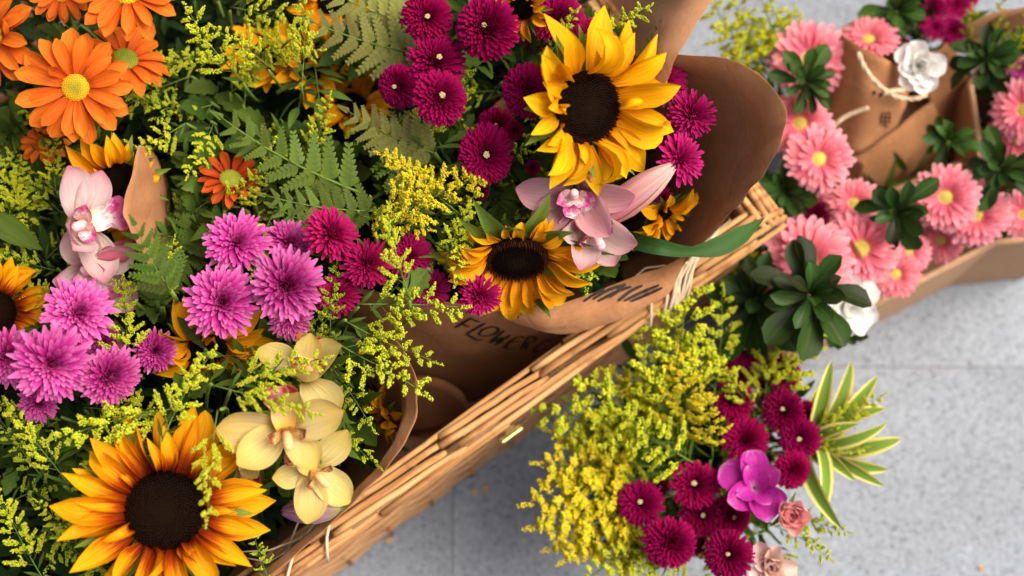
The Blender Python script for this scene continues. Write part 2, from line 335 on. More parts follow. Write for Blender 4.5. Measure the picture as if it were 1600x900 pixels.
# ------------------------------------------------------------------ the setting: granite paving
def box(x0, x1, y0, y1, z0, z1, bev=0.):
    if bev:
        V = [(x0, y0, z0), (x1, y0, z0), (x1, y1, z0), (x0, y1, z0), (x0, y0, z1-bev), (x1, y0, z1-bev), (x1, y1, z1-bev), (x0, y1, z1-bev),
             (x0+bev, y0+bev, z1), (x1-bev, y0+bev, z1), (x1-bev, y1-bev, z1), (x0+bev, y1-bev, z1)]
        F = [[3, 2, 1, 0], [8, 9, 10, 11]]
        for a in (0, 4):
            for k in range(4): F.append([a+k, a+(k+1) % 4, a+4+(k+1) % 4, a+4+k])
        return np.array(V, float), F, None
    V = [(x0, y0, z0), (x1, y0, z0), (x1, y1, z0), (x0, y1, z0), (x0, y0, z1), (x1, y0, z1), (x1, y1, z1), (x0, y1, z1)]
    return np.array(V, float), [[3, 2, 1, 0], [4, 5, 6, 7], [0, 1, 5, 4], [1, 2, 6, 5], [2, 3, 7, 6], [3, 0, 4, 7]], None
v, f, _ = box(-200, 200, -200, 200, -.06, -.0009)
ground = part('ground', mk('ground', v, f, M['joint'], smooth=False), None); ground['kind'] = 'structure'; ground['label'] = 'grey speckled granite paving with thin joints'
jx, jy = at(707, 850, 0).x, at(1480, 574, 0).y
TW, TD = .90, .60
for r in range(-3, 4):
    for c in range(-3, 4):
        x0 = jx + c*TW + (.0 if r % 2 else .20); y0 = jy + r*TD
        g = .0006
        v, f, _ = box(0, TW-2*g, 0, TD-2*g, -.0008, 0, .0004)
        part('stone_slab', mk('stone_slab', v, f, M['granite'], smooth=False), ground, TR(x0+g, y0+g, rnd.uniform(-.0003, .0003)))

# ------------------------------------------------------------------ the willow basket
RIMZ = .245
A0, A1 = at(1196, 338, RIMZ), at(410, 905, RIMZ)
ex = (A0-A1); ex.z = 0; ex.normalize(); ey = Vector((-ex.y, ex.x, 0))      # ex along the front side, ey to the back
BL, BW = (A0-A1).length+.30, .50
borg = A0 - ex*BL; borg.z = 0
BM = Matrix.Translation(borg) @ Matrix((ex, ey, Vector((0, 0, 1)))).transposed().to_4x4()   # local: x 0..BL, y 0..BW, z 0..RIMZ
basket = thing('willow_basket', 'large rectangular willow basket with rod rim full of wrapped bouquets', 'basket', borg)
def per(s):        # point of the perimeter and outward normal
    s %= 2*(BL+BW)
    if s < BL: return Vector((s, 0, 0)), Vector((0, -1, 0))
    s -= BL
    if s < BW: return Vector((BL, s, 0)), Vector((1, 0, 0))
    s -= BW
    if s < BL: return Vector((BL-s, BW, 0)), Vector((0, 1, 0))
    s -= BL
    return Vector((0, BW-s, 0)), Vector((-1, 0, 0))
PER = 2*(BL+BW); NST = int(PER/.042/2)*2; STEP = PER/NST
def flare(z): return -.006*(1-z/RIMZ)
NW = 11; RH = (RIMZ-.02)/NW
for k in range(NW):
    z0 = .004+k*RH; V, F = [], []; n = NST*6
    rr = random.Random(k)
    for i in range(n):
        s = i*PER/n; p, nn = per(s)
        amp = .0017*math.cos(math.pi*(s/STEP)+(k % 2)*math.pi)
        jit = .0012*math.sin(s*31+k*2.1)
        for zz, o in ((z0+jit+.0006, 0), (z0+RH*.5+jit, .0012), (z0+RH+jit-.0006, 0)):
            q = p + nn*(amp+o+flare(zz)+.002); V.append((q.x, q.y, zz))
        for zz, o in ((z0+RH+jit-.0006, -.0018), (z0+jit+.0006, -.0018)):
            q = p + nn*(amp+o+flare(zz)+.002); V.append((q.x, q.y, zz))
    for i in range(n):
        j = (i+1) % n
        for a in range(5): F.append([i*5+a, j*5+a, j*5+(a+1) % 5, i*5+(a+1) % 5])
    part('weaver', mk('weaver', V, F, M['splint']), basket, BM)
tb = tube([(0, 0, .0), (0, 0, RIMZ*.5), (0, 0, RIMZ-.004)], .0026, .0024, 6)
stake_me = mk('stake', *tb[:2], M['willow'], tb[2])
for i in range(NST):
    p, nn = per(i*STEP); q = p + nn*flare(.12)
    part('stake', stake_me, basket, BM @ TR(q.x, q.y, 0))
v, f, _ = box(.006, BL-.006, .006, BW-.006, .006, .014); part('base_panel', mk('base_panel', v, f, M['splint'], smooth=False), basket, BM)
def rim_side(P, D, Nn, Ltot, seed):
    rr = random.Random(seed)
    # rods: (outward offset, height, radius)
    for kk, (o, h, rad) in enumerate([(-.0105, .0030, .0024), (-.0052, .0066, .0027), (.0008, .0074, .0028), (.0066, .0048, .0028), (.0104, -.0010, .0026), (.0108, -.0075, .0024)]):
        s = -.01; 
        while s < Ltot+.005:
            l = rr.uniform(.085, .15) if kk in (1, 2, 3) else rr.uniform(.25, .5)
            e = min(s+l, Ltot+.012)
            if e-s < .03: break
            pts = []
            for i in range(9):
                t = i/8; dip = -.006*max(0, (t-.80)/.20)**2 - .003*max(0, (.15-t)/.15)
                slide = (.0052*(t-.5)) if kk in (1, 2, 3) else .0012*math.sin(s*20+t*4)
                pts.append(P + D*(s+(e-s)*t) + Nn*(o+slide+rr.uniform(-.0005, .0005)) + Vector((0, 0, RIMZ+h+dip+rr.uniform(-.0003, .0003))))
            tb = tube(pts, rad*rr.uniform(.9, 1.08), rad*rr.uniform(.75, .95), 8)
            part('rim_rod', mk('rim_rod', *tb[:2], M['willow'], tb[2]), basket, BM)
            s = e - (rr.uniform(.0, .012) if kk in (1, 2, 3) else -.002)
rim_side(Vector((0, 0, 0)), Vector((1, 0, 0)), Vector((0, -1, 0)), BL, 3)
rim_side(Vector((BL, 0, 0)), Vector((0, 1, 0)), Vector((1, 0, 0)), BW, 4)
rim_side(Vector((BL, BW, 0)), Vector((-1, 0, 0)), Vector((0, 1, 0)), BL, 5)
rim_side(Vector((0, BW, 0)), Vector((0, -1, 0)), Vector((-1, 0, 0)), BW, 6)
BMi = BM.inverted()
def bl(px, py, z): return BMi @ at(px, py, z)
# raffia wrappings with loose ends on the rim, a brass latch on the front
for (cx, cy, nn_, seed) in ((484, 832, 2, 1), (1040, 425, 9, 2)):
    c = bl(cx, cy, RIMZ+.012); rr = random.Random(seed); ps = []
    for i in range(nn_):
        a = c.x + rr.uniform(-.022, .022); sl = rr.uniform(.02, .05)
        pts = [Vector((a-sl*.5, -.016, RIMZ-.008)), Vector((a-sl*.3, -.010, RIMZ+.0085)), Vector((a, 0, RIMZ+.0125)), Vector((a+sl*.5, .009, RIMZ+.009)), Vector((a+sl, .014, RIMZ-.006))]
        ps.append(tube([Vector(p) for p in crom([tuple(p) for p in pts], 8)], .0013, .0009, 4))
    for i in range(4):
        a = c.x+rr.uniform(-.02, .02); l = rr.uniform(.02, .05)*rr.choice((-1, -1, 1))
        ps.append(tube([Vector((a, .004, RIMZ+.012)), Vector((a+l*.6, .010+rr.uniform(-.006, .01), RIMZ+.016)), Vector((a+l, .014+rr.uniform(-.012, .016), RIMZ+.013))], .0010, .0005, 4))
    P = cat_(ps); part('raffia_wrap', mk('raffia_wrap', *P[:2], M['raffia'], P[2]), basket, BM)
lx = bl(793, 668, RIMZ-.05)
P1 = box(lx.x-.0045, lx.x+.0045, -.0125, -.0095, RIMZ-.052, RIMZ-.040, .001); P2 = box(lx.x-.010, lx.x+.010, -.0135, -.0095, RIMZ-.062, RIMZ-.057, .001)
P3 = tube([Vector((lx.x-.009, -.014, RIMZ-.0545)), Vector((lx.x+.009, -.014, RIMZ-.0545))], .0016, .0016, 8)
P = cat_([P1, P2, P3]); part('latch', mk('latch', *P[:2], M['brass'], smooth=False), basket, BM)

# ------------------------------------------------------------------ kraft paper wraps
wraps = {}
def loft(rings, nu, closed=True, rows=6, crisp=False):
    R = [crom([tuple(p) for p in r], nu, closed) for r in rings]
    Rv = []
    for j in range(nu+1):
        Rv.append(crom([R[i][j] for i in range(len(R))], rows*(len(R)-1)) if len(R) > 2 and not crisp else np.concatenate([np.linspace(R[i][j], R[i+1][j], rows, endpoint=False) for i in range(len(R)-1)]+[R[-1][j][None]]))
    G = np.array(Rv)
    return G.reshape(-1, 3), gfaces(nu, G.shape[1]-1), None
def wrap(key, name, label, rings, closed=True, nu=64, mat='kraft', cat='paper wrap', thick=.0003, crisp=False, group='kraft paper wraps of the bouquets'):
    V, F, _ = loft(rings, nu, closed, crisp=crisp)
    if closed: pass
    a = np.array(V); q = a[:, 0]*57+a[:, 1]*41+a[:, 2]*33
    V = a + .0004*np.stack([np.sin(q+a[:, 2]*90), np.cos(q*1.3+a[:, 0]*60), np.sin(q*.8+a[:, 1]*80)], 1) + .0005*np.stack([np.sin(a[:, 1]*260+a[:, 2]*140), np.sin(a[:, 2]*240), np.sin(a[:, 0]*230+a[:, 1]*90)], 1)
    me = mk(name, V, F, M[mat])
    root = part(name, me, None); root['label'] = label; root['category'] = cat
    if group: root['group'] = group
    md = root.modifiers.new('thickness', 'SOLIDIFY'); md.thickness = thick; md.offset = 0
    wraps[key] = (root, BVHTree.FromPolygons([tuple(p) for p in V], F))
    return root
def px3(L): return [at(*p) for p in L]
def disk(px, py, z, r, n, like=None):      # small ring at the foot of a cone, in step with the rim's points
    c = at(px, py, z); out = []
    for p in like:
        d = Vector((p.x-c.x, p.y-c.y, 0)); d = d.normalized() if d.length > 1e-6 else Vector((1, 0, 0))
        out.append(c + d*r)
    return out
def stroke(key, name, pts, w, root=None, col_='ink'):
    root, bvh = wraps[key]
    P = crom([(a, b) for a, b in pts], max(3, int(len(pts)*4)))
    V, F = [], []
    prev = []
    for a, b in P:
        hit, nrm, idx, d = bvh.ray_cast(CAM, ray(a, b).normalized())
        if hit is None: continue
        if nrm.dot(CAM-hit) < 0: nrm = -nrm
        prev.append((hit+nrm*.0008, nrm))
    for i, (p, n) in enumerate(prev):
        d = prev[min(i+1, len(prev)-1)][0]-prev[max(i-1, 0)][0]
        s = n.cross(d).normalized()*w*(1-.35*abs(2*i/max(1, len(prev)-1)-1)**4)
        V += [tuple(p-s), tuple(p+s)]
    for i in range(len(prev)-1): F.append([2*i, 2*i+1, 2*i+3, 2*i+2])
    if F: part(name, mk(name, V, F, M[col_], smooth=False), root, I4)
# cone A: the big sunflower bouquet at the basket's right end
rimA = px3([(1035, 86, .40), (1100, 86, .415), (1160, 102, .425), (1207, 138, .43), (1229, 180, .43), (1214, 238, .41), (1170, 300, .37), (1110, 368, .315), (1062, 404, .285),
            (1000, 428, .285), (940, 452, .29), (885, 474, .295), (830, 474, .30), (770, 440, .30), (710, 370, .29), (720, 250, .28), (800, 140, .30), (920, 90, .35)])
midA = []
base = at(880, 330, .03)
for i, p in enumerate(rimA): midA.append(p.lerp(base, .35))
lipA = {8: (1030, 445, .262), 9: (985, 482, .258), 10: (940, 502, .255), 11: (890, 512, .255), 12: (835, 503, .262), 13: (775, 470, .25)}
for k, q in lipA.items(): midA[k] = at(*q)
wrap('A', 'kraft_paper_cone', 'broad brown kraft paper cone flaring behind the large sunflower and magenta mums', [rimA, midA, disk(880, 330, .03, .035, 0, rimA)], nu=96)
# sheet B: the outer side of the bouquet whose paper carries the shop lettering
wrap('B', 'kraft_paper_sheet', 'kraft paper sheet printed with black lettering in the shade behind the basket rim',
     [px3([(500, 440, .285), (590, 458, .295), (680, 470, .30), (770, 480, .295), (860, 490, .28), (980, 470, .25)]),
      px3([(520, 520, .17), (610, 556, .165), (690, 566, .16), (780, 562, .15), (870, 542, .14), (985, 495, .13)]),
      px3([(560, 610, .02), (640, 630, .02), (720, 630, .02), (800, 610, .02), (890, 570, .02), (985, 512, .02)])], closed=False, nu=40)
S_ = lambda L: [(690+a/6.43, 470+b/6.43) for a, b in L]
for st in ([(135, 262), (215, 215), (300, 165)], [(205, 222), (245, 242), (282, 250)], [(295, 168), (340, 190), (390, 205)],
           [(440, 215), (350, 268), (255, 325)], [(255, 325), (320, 365), (370, 386), (412, 378)],
           [(380, 318), (420, 278), (500, 255), (565, 268), (565, 298), (520, 330), (440, 345), (385, 335), (380, 316)],
           [(628, 290), (555, 352), (480, 415)], [(480, 415), (545, 385), (612, 360)], [(612, 360), (578, 398), (545, 435)], [(545, 435), (620, 385), (690, 335)],
           [(835, 365), (770, 350), (690, 400), (645, 448), (670, 474), (745, 463)], [(690, 408), (735, 402), (775, 402)],
           [(875, 355), (830, 420), (790, 482)], [(855, 352), (915, 352), (945, 372), (910, 408), (830, 425)], [(865, 420), (850, 455), (835, 492)],
           [(1115, 400), (1045, 392), (965, 440), (922, 488), (960, 502), (1030, 482), (1052, 455)], [(1150, 420), (1110, 470), (1085, 515)], [(1150, 420), (1160, 470), (1150, 520)]):
    stroke('B', 'letter_stroke', S_(st), .00115)
for st in ([(912, 470), (930, 458), (948, 449)], [(926, 467), (952, 452), (978, 445)], [(934, 470), (962, 456), (986, 448)], [(952, 464), (968, 452), (976, 443)],
           [(966, 470), (985, 455), (1004, 446)], [(975, 470), (1000, 458), (1030, 446)], [(985, 471), (1012, 460), (1035, 450)]):
    stroke('A', 'printed_mark', st, .0011)
# cone C: the lower bouquet with the flamed sunflower and yellow orchids, lip rolled outwards
C_out = [(575, 512, .335), (618, 532, .345), (645, 576, .350), (652, 622, .350), (643, 672, .345), (612, 722, .333), (556, 782, .313), (498, 835, .303), (440, 888, .295), (380, 935, .29), (290, 985, .28)]
C_in = [(572, 522, .326), (606, 543, .335), (629, 584, .339), (634, 630, .339), (623, 674, .334), (594, 722, .322), (541, 780, .303), (485, 831, .293), (427, 880, .286), (369, 924, .28), (285, 972, .272)]
rC, rC2 = px3(C_out), px3(C_in)
wrap('C', 'kraft_paper_cone', 'kraft paper cone with rolled lip around the yellow orchids and flamed sunflower', [rC, rC2, [p.lerp(at(470, 760, .03), .06)+Vector((0, 0, -.03)) for p in rC2], [p.lerp(at(470, 760, .03), .5) for p in rC2], disk(440, 770, .03, .05, 0, rC2)], closed=False, nu=90, crisp=True)
# a rounded loose sheet deep in the shade between cone C and the rim
wrap('G', 'kraft_paper_sheet', 'rounded edge of kraft paper deep in the shade beside the rolled cone', [px3([(600, 600, .11), (665, 588, .12), (715, 608, .11), (738, 648, .09)]), px3([(600, 680, .03), (650, 680, .03), (690, 670, .03), (715, 660, .03)])], closed=False, nu=20)
# paper D around the pink orchid at the left, tip E, tall sheet F at the top
wrap('D', 'kraft_paper_sheet', 'pointed kraft paper sheet beside the pink orchid and half hidden sunflower', [px3([(216, 226, .365), (204, 276, .385), (193, 322, .398), (190, 337, .40), (197, 349, .398), (214, 380, .385), (236, 416, .365)]), px3([(238, 234, .335), (250, 266, .325), (256, 300, .318), (258, 330, .315), (259, 348, .312), (261, 382, .305), (266, 420, .295)]), px3([(270, 290, .1), (280, 300, .1), (285, 320, .1), (288, 340, .1), (290, 350, .1), (290, 370, .1), (290, 385, .1)])], closed=False, nu=42, crisp=True)
wrap('E', 'kraft_paper_sheet', 'small kraft paper corner poking out above the dark magenta mums', [px3([(405, 330, .29), (428, 312, .305), (450, 299, .315), (470, 312, .31), (492, 330, .30)]), px3([(420, 400, .2), (440, 395, .2), (455, 392, .2), (470, 395, .2), (485, 400, .2)])], closed=False, nu=16)
wrap('F', 'kraft_paper_sheet', 'upright light kraft paper strip at the top edge beside the granite', [px3([(1150, -60, .42), (1112, 0, .425), (1085, 45, .425), (1055, 95, .42), (1030, 150, .40)]), px3([(1085, -60, .375), (1040, 5, .375), (1012, 45, .37), (990, 95, .36), (975, 150, .34)]), px3([(950, -20, .1), (940, 20, .1), (935, 50, .1), (930, 90, .1), (930, 120, .1)])], closed=False, nu=30, mat='kraft_light')

# ------------------------------------------------------------------ flower templates (unit size, shared meshes)
def fib(n):
    for k in range(n): yield k, (k+.5)/n, k*2.399963
def dome(r, h, n=18, m=6):
    V = [(0, 0, h)]; U = [(.5, 0)]; F = []
    for i in range(1, m+1):
        a = i/m*math.pi/2
        for k in range(n):
            V.append((r*math.sin(a)*math.cos(2*math.pi*k/n), r*math.sin(a)*math.sin(2*math.pi*k/n), h*math.cos(a))); U.append((k/n, i/m))
    for k in range(n): F.append([0, 1+k, 1+(k+1) % n])
    for i in range(m-1):
        for k in range(n): F.append([1+i*n+k, 1+(i+1)*n+k, 1+(i+1)*n+(k+1) % n, 1+i*n+(k+1) % n])
    F.append([1+(m-1)*n+k for k in range(n)][::-1])
    return np.array(V, float), F, np.array(U, float)
SUNP = [(0, .35), (.12, .62), (.35, .95), (.55, 1.), (.74, .76), (.88, .38), (.96, .13), (1, .02)]
DAIP = [(0, .35), (.2, .66), (.5, .95), (.72, 1.), (.88, .8), (.96, .48), (1, .12)]
GERP = [(0, .45), (.3, .75), (.65, 1.), (.85, .95), (.95, .7), (1, .4)]
SEPP = [(0, .8), (.25, 1.), (.5, .7), (.8, .3), (1, .02)]
LEAFP = [(0, .05), (.1, .35), (.3, .85), (.45, 1.), (.65, .85), (.85, .42), (1, .02)]
OBOV = [(0, .10), (.2, .35), (.45, .7), (.68, 1.), (.82, .96), (.93, .66), (1, .12)]
ORCP = [(0, .30), (.15, .58), (.35, .88), (.55, 1.), (.72, .95), (.86, .74), (.95, .42), (1, .10)]
def pset(name, mat, specs): return [mk(name, *petal(*a[:3], **a[3])[:2], M[mat], petal(*a[:3], **a[3])[2]) for a in specs]
def sunset(mat):
    return pset('petal', mat, [(1, .40, SUNP, dict(b0=.25+.1*(s % 3), b1=-.35-.22*(s % 4), cup=.26+.1*(s % 3), ridge=.24, wav=.14+.03*s, seed=s, nl=9, nw=6)) for s in range(6)]), \
           pset('petal', mat, [(1, .44, SUNP, dict(b0=.9, b1=-2.2, cup=.5, ridge=.25, wav=.28, seed=s+9, nl=8, nw=6)) for s in range(2)]) + \
           pset('petal', mat, [(1, .44, SUNP, dict(b0=.35, b1=-1.0, cup=.6, ridge=.3, wav=.35, seed=s+5, nl=8, nw=6)) for s in range(2)])
T_sun = {k: sunset(k) for k in ('sun_yellow', 'sun_red', 'sun_orange')}
T_sep = pset('sepal', 'sepal', [(1, .44, SEPP, dict(b0=-.05, b1=.5*s, cup=.5, nl=6, nw=2, seed=s)) for s in (-1, 1, 2)])
P = dome(1, .22, 28, 8); T_disc = mk('disc', *P[:2], M['disc'], P[2])
fl = []
for k, s, a in fib(620):
    r = math.sqrt(s)*.985; z = .22*math.sqrt(max(0, 1-r*r))
    h = (.05+.06*s + (.07 if s > .72 else 0))*rnd.uniform(.7, 1.4); w = .022+.014*s
    b = np.array([(w, 0, 0), (0, w, 0), (-w, 0, 0), (0, -w, 0), (.0, 0, h)])
    b += rnd.uniform(-.008, .008)
    b[4, :2] += np.array((math.cos(.0), 0))*s*.02
    V = b @ np.array(RZ(a).to_3x3()).T + np.array((r*math.cos(a), r*math.sin(a), z-.005))
    fl.append((V, [[0, 1, 4], [1, 2, 4], [2, 3, 4], [3, 0, 4]], np.tile([[.5, s]], (5, 1))))
P = cat_(fl); T_flo = mk('florets', *P[:2], M['disc_floret'], P[2], smooth=False)
T_dai = {k: pset('petal', k, [(1, .40, DAIP, dict(b0=.22, b1=-.5-.25*s, cup=.35, ridge=.16, wav=.06, seed=s, nl=7, nw=4)) for s in range(3)] +
               [(1, .34, DAIP, dict(b0=.3, b1=.9, cup=.6, ridge=.1, wav=.15, seed=8, nl=7, nw=4))]) for k in ('orange', 'rust')}
T_ger = {k: pset('petal', k, [(1, .29, GERP, dict(b0=.15, b1=-.35-.15*s, cup=.22, ridge=.12, wav=.05, seed=s, nl=5, nw=2, tip=.03)) for s in range(3)]) for k in ('pinkger', 'coralger')}
def knob_disc(mat, n=120, h=.35, sp=.06):
    ps = [dome(1, h, 20, 5)]
    for k, s, a in fib(n):
        r = math.sqrt(s)*.97; z = h*math.sqrt(max(0, 1-r*r)); d = dome(sp, sp*2.2, 5, 2)
        ps.append((d[0]+np.array((r*math.cos(a), r*math.sin(a), z-.02)), d[1], np.tile([[0, .15+.85*s]], (len(d[0]), 1))))
    P = cat_(ps); return mk('disc', *P[:2], M[mat], P[2])
T_dd, T_gd, T_grd = knob_disc('daisy_disc'), knob_disc('green_disc'), knob_disc('ger_disc', 90, .3)
def mum_mesh(mat, N, W, thmax, tip, seed, lmin=.5, curl=.55, outer=True, rag=.7):
    r = random.Random(seed); ps = []
    for k, s, a in fib(N):
        if not outer and s > .90: continue
        th = math.radians(4 + (thmax-4)*s**.62) + rag*r.uniform(-.11, .11)
        l = (lmin+(1-lmin)*s**.7)*(1+rag*r.uniform(-.16, .08))*(1+.06*rag*math.sin(a*2+seed))
        c = rag*r.uniform(-.25, .25)+curl*(1-s*.9)
        v, f, u = petal(l, W*(.75+.35*s)*r.uniform(.85, 1.1), [(0, .5), (.4, .8), (.75, 1), (.93, .88), (1, .42)], b0=.12*s, b1=c-.35*s*s*.6, cup=.65, nl=4, nw=2, seed=k)
        u = np.stack([np.full(len(u), s), u[:, 1]], 1)
        Mx = RZ(a) @ RY(-(math.pi/2-th)) @ TR(.06, 0, 0) @ RX_(r.uniform(-.4, .4)) @ RZ(r.uniform(-.12, .12))
        ps.append(xf((v, f, u), Mx))
    P = cat_(ps); return mk('petals', *P[:2], M[mat], P[2])
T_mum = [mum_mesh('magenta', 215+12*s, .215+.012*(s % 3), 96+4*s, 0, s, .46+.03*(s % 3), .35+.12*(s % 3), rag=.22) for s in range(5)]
T_muml = [mum_mesh('magenta_bright', 120+18*s, .19+.02*(s % 2), 94+5*s, 0, 20+s, .38+.04*s, .25+.15*(s % 3)) for s in range(4)]
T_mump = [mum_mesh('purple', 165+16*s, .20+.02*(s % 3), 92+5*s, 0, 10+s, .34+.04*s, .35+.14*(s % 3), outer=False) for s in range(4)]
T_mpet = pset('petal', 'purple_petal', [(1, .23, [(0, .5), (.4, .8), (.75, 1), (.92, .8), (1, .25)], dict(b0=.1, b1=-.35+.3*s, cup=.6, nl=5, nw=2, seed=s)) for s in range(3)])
eye = []
for k, s, a in fib(26):
    d = dome(.022, .05, 5, 2); eye.append((d[0]+np.array((.095*math.sqrt(s)*math.cos(a), .095*math.sqrt(s)*math.sin(a), .03*(1-s))), d[1], None))
P = cat_(eye); T_eye = mk('eye', *P[:2], M['cream'], P[2])
P = dome(.45, .5, 10, 4); T_calyx = mk('calyx', P[0]*np.array((1, 1, -1)), P[1], M['stem'], P[2])

BASES = [at(880, 330, .03), at(330, 745, .03), at(160, 430, .03), at(700, 330, .03), at(480, 330, .03), at(300, 250, .03), at(120, 180, .03), at(620, 120, .03), at(420, 100, .03), at(880, 80, .03), at(520, 520, .03), at(90, 640, .03)]
def nbase(p): return min(BASES, key=lambda b: (b.xy-p.xy).length)
def stem(root, p, n, base, r=.0022):
    d = (p-base).length
    q = p-n*min(.03, d*.3); q.z -= min(.06, d*.3); tb = tube(bez(p-n*.002, q, base), r, r*1.15, 6)
    part('stem', mk('stem', *tb[:2], M['stem'], tb[2]), root, I4)

def sunflower(px, py, z, rpx, lf, tx, ty, mat, label, n=(17, 15, 6), spin=0., elev=(.12, .3, .9), base=None, lfun=None, seps=12, efun=None, seed=0, wide=1., sepl=1.):
    p = at(px, py, z); H = frame(p, tx, ty, spin); rd = rpx*mpp(px, py, z); base = base or nbase(p)
    rr = random.Random(seed+int(px*7+py)); root = thing('sunflower', label, 'sunflower', base, 'sunflowers')
    S = H @ SC(rd)
    dd = part('disc', T_disc, root, S); part('florets', T_flo, dd, I4, kind='stuff')
    A, B = T_sun[mat]
    for lay in range(3):
        for i in range(n[lay]):
            th = 2*math.pi*(i+.5*(lay % 2)+rr.uniform(-.22, .22))/n[lay]
            ll = lf*(1, .92, .55)[lay]*rr.uniform(.80, 1.16)*(lfun(th) if lfun else 1)
            if ll < .05: continue
            e = elev[lay]+rr.uniform(-.10, .12)+(efun(th) if efun else 0)
            me = rr.choice(A) if lay < 2 and rr.random() > .2 else rr.choice(B)
            wf = rr.uniform(.85, 1.12)*(1.12 if lay < 2 else .85)*wide
            part('petal', me, root, S @ RZ(th) @ TR((.93, .96, 1.0)[lay], 0, (-.10, -.02, .06)[lay]) @ RY(-e) @ RX_(rr.gauss(0, .28)) @ RZ(rr.gauss(0, .09)) @ SC(ll, ll*wf, ll*rr.uniform(.8, 1.5)))
    for i in range(seps):
        th = 2*math.pi*(i+rr.uniform(-.2, .2))/seps
        part('sepal', rr.choice(T_sep), root, S @ RZ(th) @ TR(.7, 0, -.28) @ RY(-rr.uniform(-.05, .3)) @ SC(lf*.85*sepl*rr.uniform(.8, 1.2), lf*.8*sepl, lf*.8))
    part('calyx', T_calyx, root, S @ TR(0, 0, -.12) @ SC(1.9, 1.9, .9))
    stem(root, p-H.col[2].xyz*rd*.4, H.col[2].xyz, base, .0040)
    return root
def daisy(px, py, z, rpx, tx, ty, label, mat='orange', n=(13, 11), disc=.27, dm=None, name='orange_daisy', cat='daisy', spin=0., elev=(.12, .3), base=None, group='orange daisies', T=None, seed=0, cup=0.):
    p = at(px, py, z); H = frame(p, tx, ty, spin); R = rpx*mpp(px, py, z); base = base or nbase(p)
    rr = random.Random(seed+int(px*3+py)); root = thing(name, label, cat, base, group)
    S = H @ SC(R); part('disc', dm or T_dd, root, S @ SC(disc))
    TT = T or T_dai[mat]
    for lay in range(len(n)):
        for i in range(n[lay]):
            th = 2*math.pi*(i+.5*lay+rr.uniform(-.2, .2))/n[lay]
            ll = (1-disc*.8)*(1, .86, .6)[lay]*rr.uniform(.92, 1.06)
            part('petal', rr.choice(TT[:3] if rr.random() > .12 else TT), root, S @ RZ(th) @ TR(disc*.8, 0, -.05+.04*lay) @ RY(-(elev[lay]+cup+rr.uniform(-.09, .09))) @ RX_(rr.uniform(-.25, .25)) @ SC(ll, ll*rr.uniform(.9, 1.1), ll))
    part('calyx', T_calyx, root, S @ SC(.7, .7, .45)); stem(root, p-H.col[2].xyz*R*.15, H.col[2].xyz, base, .0021)
    return root
def gerbera(px, py, z, rpx, tx, ty, label, base, mat='pinkger', seed=0, cup=0.):
    return daisy(px, py, z, rpx, tx, ty, label, n=(26, 24, 17), disc=.21, dm=T_grd, name='gerbera', cat='gerbera', elev=(.06, .22, .5), base=base, group='pink gerberas', T=T_ger[mat], seed=seed, cup=cup)
def mum(px, py, z, rpx, tx, ty, label, kind='m', base=None, group='dark magenta mums', eye=True):
    p = at(px, py, z); rr = random.Random(int(px*11+py)); H = frame(p, tx+rr.uniform(-.32, .32), ty+rr.uniform(-.28, .32), rr.uniform(0, 6)); R = rpx*mpp(px, py, z); base = base or nbase(p)
    H.translation = p - H.col[2].xyz*R*.3
    root = thing({'m': 'magenta_mum', 'l': 'magenta_mum', 'p': 'purple_mum'}[kind], label, 'mum', base, group)
    S = H @ SC(R*rr.uniform(.95, 1.07), R*rr.uniform(.93, 1.05), R*rr.uniform(.62, 1.0))
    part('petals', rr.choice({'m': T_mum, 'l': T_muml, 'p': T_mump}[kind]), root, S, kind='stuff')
    if kind == 'p':
        for i in range(24):
            th = 2*math.pi*(i+rr.uniform(-.3, .3))/24
            part('petal', rr.choice(T_mpet), root, S @ RZ(th) @ TR(.08, 0, -.02) @ RY(-rr.uniform(-.18, .22)) @ RX_(rr.uniform(-.3, .3)) @ SC(rr.uniform(.88, 1.05), 1, 1))
    elif kind == 'm' and eye and rr.random() < .72: part('eye', T_eye, root, S @ TR(rr.uniform(-.03, .03), rr.uniform(-.03, .03), rr.uniform(.50, .545)) @ SC(rr.uniform(.8, 1.25)))
    part('calyx', T_calyx, root, S @ SC(.8, .8, .6)); stem(root, p-H.col[2].xyz*R*.4, H.col[2].xyz, base, .0018)
    return root
def alongx(a, b, nrm=None, roll=0.):
    x = (b-a).normalized(); z = nrm or (CAM-a); z = (z - x*z.dot(x)).normalized(); y = z.cross(x)
    return Matrix.Translation(a) @ Matrix((x, y, z)).transposed().to_4x4() @ RX_(roll)

def low(a, b): q = a+(a-b).normalized()*.018; q.z -= .05; return q
